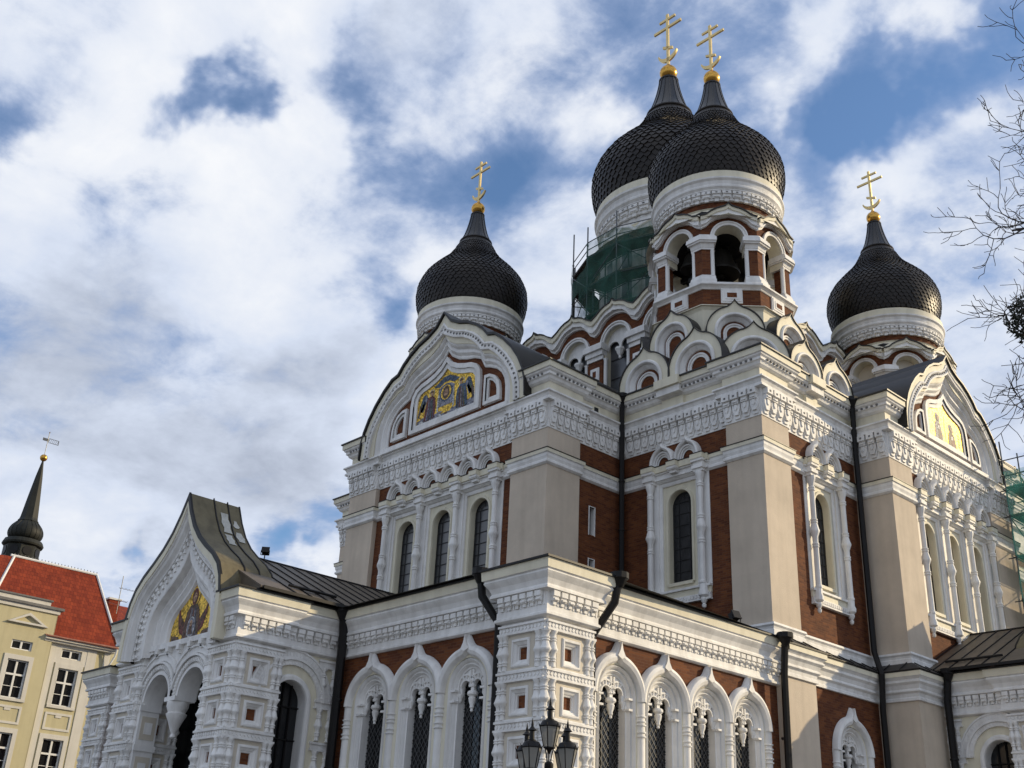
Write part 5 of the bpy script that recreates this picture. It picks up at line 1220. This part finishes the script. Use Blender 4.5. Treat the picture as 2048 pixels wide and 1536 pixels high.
# cornice of the wing, parapet and little pediment of the projecting bay
m.box(-17.3, -12.35, -.3, .35, 16.42, 16.55, 'ochrewhite'); m.box(-17.3, -12.3, -.3, .5, 16.55, 16.72, 'ochrewhite')
m.box(-24.6, -16.7, -.3, .42, 18.2, 18.45, 'ochrewhite'); m.box(-24.8, -16.5, -.3, .55, 18.45, 18.62, 'stone'); m.box(-24.2, -17.4, -.3, .3, 18.62, 18.95, 'ochrewhite'); m.box(-24.3, -17.3, -.3, .4, 18.95, 19.05, 'stone')
for c in (-18.65, -22.4):
    A = [(c-1.35, 17.2), (c, 17.95), (c+1.35, 17.2)]; B = [(c-.9, 17.32), (c, 17.78), (c+.9, 17.32)]
    m.ring(A, B, .25, .5, 'ochrewhite', closed=True)
m.build('plaster_trim', YH)
def ywin(c, w, z0, z1, small=False):
    f = ylocal(); W_ = .66; w -= .14
    f.box(c-W_, c-W_+.08, w-.05, w+.03, z0, z1, 'framewhite'); f.box(c+W_-.08, c+W_, w-.05, w+.03, z0, z1, 'framewhite')
    f.box(c-W_+.08, c+W_-.08, w-.05, w+.03, z0, z0+.08, 'framewhite'); f.box(c-W_+.08, c+W_-.08, w-.05, w+.03, z1-.08, z1, 'framewhite'); f.box(c-.06, c+.06, w-.05, w+.045, z0+.08, z1-.08, 'framewhite')
    if not small:
        zt = z0+(z1-z0)*.62; f.box(c-W_+.08, c+W_-.08, w-.045, w+.05, zt-.06, zt+.06, 'framewhite')
        zq = z0+(zt-z0)*.5
        for a, b_ in ((c-W_+.08, c-.06), (c+.06, c+W_-.08)): f.box(a, b_, w-.04, w+.01, zq-.018, zq+.018, 'framewhite')
    o = f.build('window', YH); g_ = ylocal(); g_.quad(c-W_, c+W_, z0, z1, w-.06, 'pane'); g_.build('pane', o)
for c, w in ((-15.22, 0), (-18.68, .3), (-22.4, .3)):
    ywin(c, w, 12.5, 14.9); ywin(c, w, 8.0, 10.42); ywin(c, w, 3.6, 6.0); ywin(c, w, 15.55, 16.14, True)
m = ylocal()
E0, RZ, RW = 16.95, 22.55, -4.2
vs = [(-12.25, .2, 16.85), (-12.95, RW, RZ), (-19.0, RW, RZ), (-20.4, .3, 16.9), (-31, .2, 16.85), (-31, RW, RZ), (-12.25, -9, 16.85), (-31, -9, 16.85), (-19.0, RW, RZ)]
m.add([(-12.25, .25, 16.85), (-12.95, RW, RZ), (-19.0, RW, RZ), (-21.6, .25, 16.85)], [(0, 1, 2, 3)], 'rooftile')
m.add([(-21.6, .25, 16.85), (-19.0, RW, RZ), (-19.0, RW-.5, RZ), (-31, -3.4, 21.2), (-31, .25, 16.85)], [(0, 1, 2, 3, 4)], 'rooftile')
m.add([(-12.25, -9, 16.85), (-12.95, RW, RZ), (-19.0, RW, RZ), (-31, -9, 16.85)], [(0, 1, 2, 3)], 'rooftile')
m.add([(-12.25, .25, 16.85), (-12.95, RW, RZ), (-12.25, -9, 16.85)], [(0, 1, 2)], 'ochrewhite')
rf = m.build('roof', YH)
m = ylocal(); m.bar((-12.2, .28, 16.95), (-12.92, RW, RZ+.05), .09, 'framewhite', 6)
for k in range(26):
    u = -12.95-6.05*k/25; m.bar((u, RW, RZ+.05), (u-.24, RW, RZ+.05), .10, 'framewhite', 8); m.bar((u, RW, RZ+.1), (u, RW, RZ+.24), .03, 'stone', 4)
m.bar((-19.0, RW, RZ), (-21.6, .25, 16.9), .1, 'framewhite', 6); m.build('ridge_tile', rf)
m = ylocal(); m.add([(-17.35, .5, 16.73), (-12.25, .62, 16.73), (-12.25, -.3, 17.1), (-17.35, -.3, 17.25)], [(0, 1, 2, 3)], 'copper'); m.bar((-17.3, .55, 16.74), (-12.3, .62, 16.72), .07, 'copper', 6); m.build('eaves_gutter', YH)
m = ylocal(); m.tube([(-12.4, .6, 16.65), (-12.42, .5, 16.2), (-12.72, .2, 15.2), (-12.72, .16, .2)], .07, 'framewhite', 8); m.build('drainpipe', YH)

# red roofed house farther back
RH = thing('town_house', 'distant house showing only a strip of red tiled roof behind the porch', 'house', (-66, -1, 0))
m = MB(FX); m.box(-6, 6, -9, 11, .1, 22.6, 'yellow'); m.build('facade', RH)
m = MB(FX); m.add([(6.6, -9.5, 22.4), (6.6, 11.5, 22.4), (0, 11.5, 26.0), (0, -5.5, 26.0), (-6.6, 11.5, 22.4), (-6.6, -9.5, 22.4)], [(0, 1, 2, 3), (2, 3, 5, 4), (0, 3, 5)], 'rooftile'); rr = m.build('roof', RH)
m = MB(FX); m.box(4.4, 5.2, -3.6, -2.6, 23, 25.15, 'rooftile'); m.box(4.3, 5.3, -3.7, -2.5, 25.15, 25.3, 'ochrewhite'); m.build('chimney', rr)
AN = thing('antenna', 'thin metal television aerial standing on the distant red roof', 'antenna', (-60, -4.1, 23.8))
m = MB(FX); m.bar((0, 0, 0), (0, 0, 3.4), .035, 'steel', 6); m.build('mast', AN)
m = MB(FX)
for z, L in ((2.3, 1.6), (2.45, .0), (1.2, .8)):
    if L: m.bar((0, -.2, z), (0, L, z-.05), .02, 'steel', 4)
    for k in range(5):
        if L: y = L*k/4.5; m.bar((-.3, y, z), (.3, y, z), .014, 'steel', 4)
m.bar((0, -2.3, 1.0), (0, .2, .75), .015, 'steel', 4); m.bar((0, -1.9, 1.2), (0, -1.9, .8), .012, 'steel', 4); m.build('aerial_arm', AN)

# baroque spire behind the yellow house
SP = thing('church_tower', 'dark baroque church spire with ribbed bulb and gilt ball behind the tiled roof', 'church tower', (-70, -10.02, 0))
m = MB(FX); m.box(-2.6, 2.6, -2.6, 2.6, .1, 26.5, 'ochrewhite'); m.build('shaft', SP)
m = MB(FX); m.slab(octpts(1.5), 26.4, 30.3, 'verdigris'); m.lathe((0, 0), [(1.55, 30.3), (1.8, 30.4), (1.85, 30.55), (1.7, 30.9), (1.5, 30.95)], 'verdigris', 16); m.lathe((0, 0), [(2.6, 26.4), (2.2, 27.2), (1.7, 27.9), (1.5, 28.4)], 'verdigris', 16); 
lan = m.build('lantern_storey', SP)
m = MB(FX)
for k in range(8):
    a = k*pi/4; m.bar((1.46*cos(a), 1.46*sin(a), 29.75), (1.56*cos(a), 1.56*sin(a), 29.75), .42, 'black', 14)
m.build('oculus', lan)
m = MB(FX); BP_ = smoothp([(1.05, 30.9), (1.4, 31.15), (1.55, 31.6), (1.45, 32.1), (1.15, 32.5), (.92, 32.75)], 4); m.lathe((0, 0), BP_, 'verdigris', 32)
for k in range(20):
    a = 2*pi*k/20; m.tube([((r+.0)*cos(a), (r+.0)*sin(a), z) for r, z in BP_], .04, 'verdigris', 4)
m.build('bulb', SP)
m = MB(FX); m.lathe((0, 0), [(.95, 32.7), (1.0, 32.8), (.9, 32.9), (.82, 33.2), (.6, 35.2), (.33, 37.4), (.08, 39.0)], 'verdigris', 8); m.build('needle', SP)
m = MB(FX); m.lathe((0, 0), [(.35*sin(pi*i/12)+.001, 39.3-.35*cos(pi*i/12)) for i in range(13)], 'gold', 18); m.build('ball', SP)
m = MB(FX); m.bar((0, 0, 39.6), (0, 0, 41.9), .035, 'steel', 6); m.box(-.02, .02, -.5, .1, 41.02, 41.30, 'steel'); m.box(-.02, .02, .1, 1.05, 41.34, 41.38, 'steel'); m.box(-.02, .02, .1, 1.05, 40.92, 40.96, 'steel')
for k in range(6): m.bar((0, .1+.16*k, 40.94), (0, .2+.17*k, 41.36), .018, 'steel', 4)
m.box(-.02, .02, 1.02, 1.08, 40.92, 41.38, 'steel'); m.lathe((0, 0), [(.01, 41.9), (.07, 41.96), (.01, 42.05)], 'gold', 8); m.build('weather_vane', SP)

# scaffolding ------------------------------------------------------------------------------------------
def cage(root, nodes, levels, z0, tops, mt='steel', r=.035):
    pass
S1 = thing('scaffolding', 'ring of grey tube scaffolding around the drum under the largest dome', 'scaffolding', (-.3, -.25, 30.0), 'scaffoldings on the cathedral')
RO, RI, NP = 5.95, 4.75, 16
GAPS = (10,)
ang = [2*pi*(k+.35)/NP for k in range(NP)]
for k, a in enumerate(ang):
    for R_, zt in ((RO, 7.3+(.9 if k % 5 == 0 else 0)), (RI, 6.4)):
        m = MB(FX); m.bar((R_*cos(a), R_*sin(a), -.4), (R_*cos(a), R_*sin(a), zt), .04, 'steel', 6)
        for zz in (1.5, 3.4, 5.3, 6.0): m.lathe((R_*cos(a), R_*sin(a)), [(.04, zz), (.065, zz+.02), (.065, zz+.08), (.04, zz+.1)], 'steel', 6)
        m.build('standard', S1)
for z in (1.4, 3.3, 5.2, 5.75, 6.25):
    m = MB(FX)
    for k in range(NP):
        a, b_ = ang[k], ang[(k+1) % NP]; m.bar((RO*cos(a), RO*sin(a), z), (RO*cos(b_), RO*sin(b_), z), .03, 'steel', 5)
        if z < 5.5: m.bar((RI*cos(a), RI*sin(a), z), (RI*cos(b_), RI*sin(b_), z), .03, 'steel', 5); m.bar((RI*cos(a), RI*sin(a), z), (RO*cos(a), RO*sin(a), z), .03, 'steel', 5)
    m.build('ledger', S1)
for z in (1.45, 3.35, 5.25):
    m = MB(FX)
    for k in range(NP):
        a, b_ = ang[k], ang[(k+1) % NP]
        if (k, z) in ((9, 3.35), (10, 3.35)): continue
        P = [(RI*cos(a), RI*sin(a)), (RO*cos(a), RO*sin(a)), (RO*cos(b_), RO*sin(b_)), (RI*cos(b_), RI*sin(b_))]; m.slab(P, z+.03, z+.09, 'plank')
    m.build('deck', S1)
for k in range(NP):
    a, b_ = ang[k], ang[(k+1) % NP]; m = MB(FX)
    for j, z in enumerate((-.4, 1.4, 3.3)):
        p, q = (a, b_) if (j+k) % 2 else (b_, a); m.bar((RO*cos(p), RO*sin(p), z), (RO*cos(q), RO*sin(q), z+1.85), .028, 'steel', 5)
        if k % 2: m.bar((RI*cos(p), RI*sin(p), z), (RI*cos(q), RI*sin(q), z+1.85), .028, 'steel', 5)
    m.build('brace', S1)
m = MB(FX)
for k in range(NP):
    a, b_ = ang[k], ang[(k+1) % NP]; nz = 10; nu = 7
    mid = (a+(pi/NP)) % (2*pi)
    rr = random.Random(k*3)
    top = 6.2+rr.uniform(-.15, .1)
    ph = rr.uniform(0, 6)
    def nv(i, j):
        t = i/nu; z = -.6+(top+.6)*j/nz; p = Vector((RO*cos(a), RO*sin(a)))*(1-t)+Vector((RO*cos(b_), RO*sin(b_)))*t
        bulge = .07+.10*sin(t*pi)*sin(z*1.7+ph)+.03*sin(9*t+z*3+ph); d_ = p.normalized(); return (p.x+d_.x*bulge, p.y+d_.y*bulge, z-.12*sin(t*pi)*(j/nz)**3)
    for i in range(nu):
        for j in range(nz):
            z = -.6+(top+.6)*(j+.5)/nz
            if k in GAPS and ((z > 4.6) or (2.2 < z < 3.3 and i < 4)): continue
            m.add([nv(i, j), nv(i+1, j), nv(i+1, j+1), nv(i, j+1)], [(0, 1, 2, 3)], 'net')
o = m.build('safety_net', None, (-.3, -.25, 30.0)); tag(o, 'dark green debris netting wrapped around the scaffolding below the largest dome', 'netting', 'nettings on the scaffolding')
S2 = thing('scaffolding', 'tube scaffolding with plank decks at the far right corner of the cathedral', 'scaffolding', (15.0, 6.2, .14), 'scaffoldings on the cathedral')
xs = [.55, 1.75]; ys = [-2.45, -.6, 1.25, 3.1]
for x in xs:
    for y in ys:
        m = MB(FX); m.bar((x, y, 0), (x, y, 22.3+(.5 if (x > 1 and y > 0) else 0)), .035, 'steel', 6)
        for zz in (12.9, 14.8, 16.7, 18.65, 19.8, 20.5): m.lathe((x, y), [(.035, zz), (.06, zz+.02), (.06, zz+.08), (.035, zz+.1)], 'steel', 6)
        m.build('standard', S2)
for z in (10.9, 12.8, 14.75, 16.7, 18.6, 19.85, 20.55, 21.3):
    m = MB(FX)
    for x in xs: m.bar((x, -2.8, z), (x, 3.4, z), .028, 'steel', 5)
    for y in ys: m.bar((.2, y, z+.04), (2.2, y, z+.04), .028, 'steel', 5)
    m.build('ledger', S2)
for z in (10.95, 12.85, 14.8, 16.75, 18.65, 20.0): m = MB(FX); m.box(.5, 1.8, -2.4, 3.1, z+.05, z+.1, 'plank'); m.build('deck', S2)
for j, z in enumerate((10.9, 12.8, 14.75, 16.7, 18.6)):
    m = MB(FX); m.bar((1.75, -2.45 if j % 2 else 1.25, z), (1.75, 1.25 if j % 2 else -2.45, z+1.9), .025, 'steel', 5); m.bar((.55, -2.45 if j % 2 == 0 else 1.25, z), (.55, 1.25 if j % 2 == 0 else -2.45, z+1.9), .025, 'steel', 5); m.build('brace', S2)
m = MB(FX)
for i in range(14):
    for j in range(22):
        f = lambda i, j: (1.86+.07*sin(i*1.3+j*.7), -2.4+5.6*i/14, 9.5+11.3*j/22)
        if (i*7+j*13) % 23 == 0: continue
        m.add([f(i, j), f(i+1, j), f(i+1, j+1), f(i, j+1)], [(0, 1, 2, 3)], 'sunlitnet')
        h = lambda j, k: (.55+1.3*k/4, -2.5+.05*sin(j), 14.0+6.8*j/22)
for j in range(22):
    for k in range(4): m.add([h(j, k), h(j+1, k), h(j+1, k+1), h(j, k+1)], [(0, 1, 2, 3)], 'sunlitnet')
o = m.build('safety_net', None, (15.0, 6.2, .14)); tag(o, 'teal debris netting, coloured as if sunlit, on the scaffolding at the right edge', 'netting', 'nettings on the scaffolding')

# street lamp -------------------------------------------------------------------------------------------
LA = thing('street_lamp', 'black cast iron street lamp with five glazed lanterns before the panelled corner pier', 'street lamp', (19.8, -29.5, .0))
m = MB(FX); m.lathe((0, 0), [(.2, .0), (.2, .3), (.14, .4), (.12, .9), (.15, .95), (.15, 1.0), (.075, 1.1), (.06, 2.6), (.09, 2.64), (.09, 2.7), (.05, 2.76), (.045, 3.9), (.075, 3.93), (.06, 4.05), (.085, 4.1), (.085, 4.18), (.05, 4.22)], 'black', 14); m.build('post', LA)
def lantern(x, y, z, s=1.):
    m = MB(FX); k = 6; R0_, R1_ = .115*s, .21*s; H = .42*s
    P = [(x+R0_*cos(2*pi*i/k), y+R0_*sin(2*pi*i/k), z) for i in range(k)]; Q = [(x+R1_*cos(2*pi*i/k), y+R1_*sin(2*pi*i/k), z+H) for i in range(k)]
    for i in range(k):
        m.bar(P[i], Q[i], .012*s, 'black', 5); m.bar(P[i], P[(i+1) % k], .016*s, 'black', 5); m.bar(Q[i], Q[(i+1) % k], .02*s, 'black', 5)
        q = Vector(Q[i])+Vector((cos(2*pi*i/k), sin(2*pi*i/k), 0))*.03*s; m.bar(Q[i], (q.x, q.y, q.z+.06*s), .016*s, 'black', 4, .004)
    m.lathe((x, y), [(.22*s, z+H), (.16*s, z+H+.10*s), (.085*s, z+H+.13*s), (.085*s, z+H+.15*s), (.055*s, z+H+.15*s), (.05*s, z+H+.32*s), (.10*s, z+H+.335*s), (.06*s, z+H+.37*s), (.025*s, z+H+.42*s), (.03*s, z+H+.44*s), (.004*s, z+H+.58*s)], 'black', 12)
    m.lathe((x, y), [(.02*s, z-.12*s), (.05*s, z-.05*s), (.11*s, z)], 'black', 8)
    for i in range(3): a = 2*pi*i/3+.3; m.bar((x+.1*s*cos(a), y+.1*s*sin(a), z), (x+.04*s*cos(a), y+.04*s*sin(a), z-.26*s), .012*s, 'black', 5)
    o = m.build('lantern', LA); g_ = MB(FX)
    for i in range(k): g_.add([P[i], P[(i+1) % k], Q[(i+1) % k], Q[i]], [(0, 1, 2, 3)], 'lanternglass')
    g_.build('lantern_glass', o); return o
lantern(0, 0, 4.47, .94)
VX, VY = Vector((.707, .707)), Vector((-.707, .707))
for a_, b_ in ((.34, -.34), (-.33, -.30), (.30, .36), (-.44, .34)):
    p = VX*a_+VY*b_; lantern(p.x, p.y, 4.04, .92)
    m = MB(FX); m.tube([(0, 0, 3.6), (p.x*.4, p.y*.4, 3.52), (p.x*.85, p.y*.85, 3.6), (p.x, p.y, 3.76), (p.x, p.y, 3.94)], .018, 'black', 6)
    c = p*.42; m.tube([(c.x+.07*cos(t)*p.x/p.length, c.y+.07*cos(t)*p.y/p.length, 3.72+.07*sin(t)) for t in [i*.5 for i in range(11)]], .012, 'black', 5); m.build('bracket', LA)

# floodlights
def flood(loc, rz, lab, s=1.):
    t = thing('floodlight', lab, 'floodlight', loc, 'floodlights on the low roofs', rz)
    m = MB(FX); m.box(-.16*s, .16*s, -.12*s, .1*s, .16*s, .42*s, 'black'); m.box(-.19*s, .19*s, -.18*s, -.12*s, .12*s, .45*s, 'black'); m.lathe((0, .02*s), [(.08*s, .42*s), (.06*s, .47*s), (.01, .48*s)], 'black', 8); h = m.build('lamp_head', t); h.rotation_euler = (-.45, 0, 0)
    m = MB(FX); m.bar((-.2*s, 0, .3*s), (-.2*s, 0, .06*s), .02*s, 'black', 5); m.bar((.2*s, 0, .3*s), (.2*s, 0, .06*s), .02*s, 'black', 5); m.bar((-.2*s, 0, .06*s), (.2*s, 0, .06*s), .02*s, 'black', 5); m.bar((0, 0, .06*s), (0, 0, -.12*s), .03*s, 'black', 5); m.build('bracket', t)
flood((.38, -25.0, 12.9), .9, 'small black floodlight on the ridge of the porch roof', .75)
flood((13.75, -14.9, 10.55), 1.4, 'small black floodlight at the edge of the low roof beside the big corner strip', .9)

# bare tree at the right edge ---------------------------------------------------------------------------
TR = thing('bare_tree', 'leafless tree with thin dark twigs reaching in from the right edge', 'tree', (30.9, -24.7, 0))
rt = random.Random(11)
def grow(m, p, d, L, r, lev, tw):
    n = max(4, int(L/.2)); pts = [p.copy()]; rad = [r]; q = p.copy(); dd = d.normalized(); kidsp = []
    for i in range(n):
        dd = (dd+Vector((rt.gauss(0, .22), rt.gauss(0, .22), rt.gauss(.02 if lev < 3 else .05, .2)))).normalized(); q = q+dd*(L/n); pts.append(q.copy()); rad.append(max(.0065, r*(1-.72*(i+1)/n)))
        if lev < 5 and i >= (1 if lev else 2): kidsp.append((q.copy(), dd.copy(), rad[-1], i/n))
    m.tube([tuple(x) for x in pts], rad, 'bark', 7 if lev < 2 else (5 if lev < 4 else 3))
    if lev < 4:
        k = {1: 7, 2: 5, 3: 4, 4: 0}[lev]
        for j in range(k):
            b_ = kidsp[min(len(kidsp)-1, int((j+rt.random())*len(kidsp)/k))]
            ax = Vector((rt.gauss(0, 1), rt.gauss(0, 1), rt.gauss(0, .8))); ax = (ax-b_[1]*ax.dot(b_[1])).normalized()
            nd = (b_[1]*.72+ax*.75).normalized(); grow(tw if lev >= 1 else m, b_[0], nd, L*rt.uniform(.34, .58), max(.0085, b_[2]*.66), lev+1, tw)
m = MB(FX); m.tube([(0, 0, -.2), (.05, .02, 3), (-.05, .05, 7), (.05, 0, 11), (0, .05, 15), (.05, 0, 18)], [.42, .34, .27, .2, .13, .05], 'bark', 12); m.build('trunk', TR)
lim = MB(FX); tw = MB(FX)
for i in range(21):
    z = 7.6+.35*i if i < 5 else 10.2+(i-5)*.34; a = pi+(.05+.9*((i*.618) % 1)-.5)*1.5 if i % 4 != 3 else rt.uniform(-1.4, 1.4)
    grow(lim, Vector((0, 0, z)), Vector((cos(a), sin(a)*.9, .30 if z < 12 else .42)), rt.uniform(2.5, 3.3)*(1.0 if z < 15 else .9), .075, 1, tw)
lim.build('limb', TR); tw.build('twig', TR)
MI = thing('mistletoe', 'dense dark clump of leaves hanging among the bare twigs at the right edge', 'mistletoe', (28.35, -25.2, 12.3))
m = MB(FX)
for i in range(900):
    a = rt.uniform(0, 2*pi); zz = rt.uniform(-1, 1); rr_ = .52*rt.random()**.4; s_ = sqrt(1-zz*zz); c = Vector((rr_*s_*cos(a), rr_*s_*sin(a), rr_*zz*1.0+.1)); n1 = Vector((rt.gauss(0, 1), rt.gauss(0, 1), rt.gauss(0, 1))).normalized(); n2 = n1.orthogonal().normalized()
    m.add([tuple(c-n1*.06), tuple(c+n2*.025), tuple(c+n1*.06), tuple(c-n2*.025)], [(0, 1, 2, 3)], 'leaf')
m.build('leaves', MI)
m = MB(FX)
for i in range(14): a = rt.uniform(0, 2*pi); m.bar((0.1, 0, 0), (.4*cos(a), .4*sin(a), rt.uniform(-.3, .45)), .012, 'bark', 4)
m.build('stem', MI)
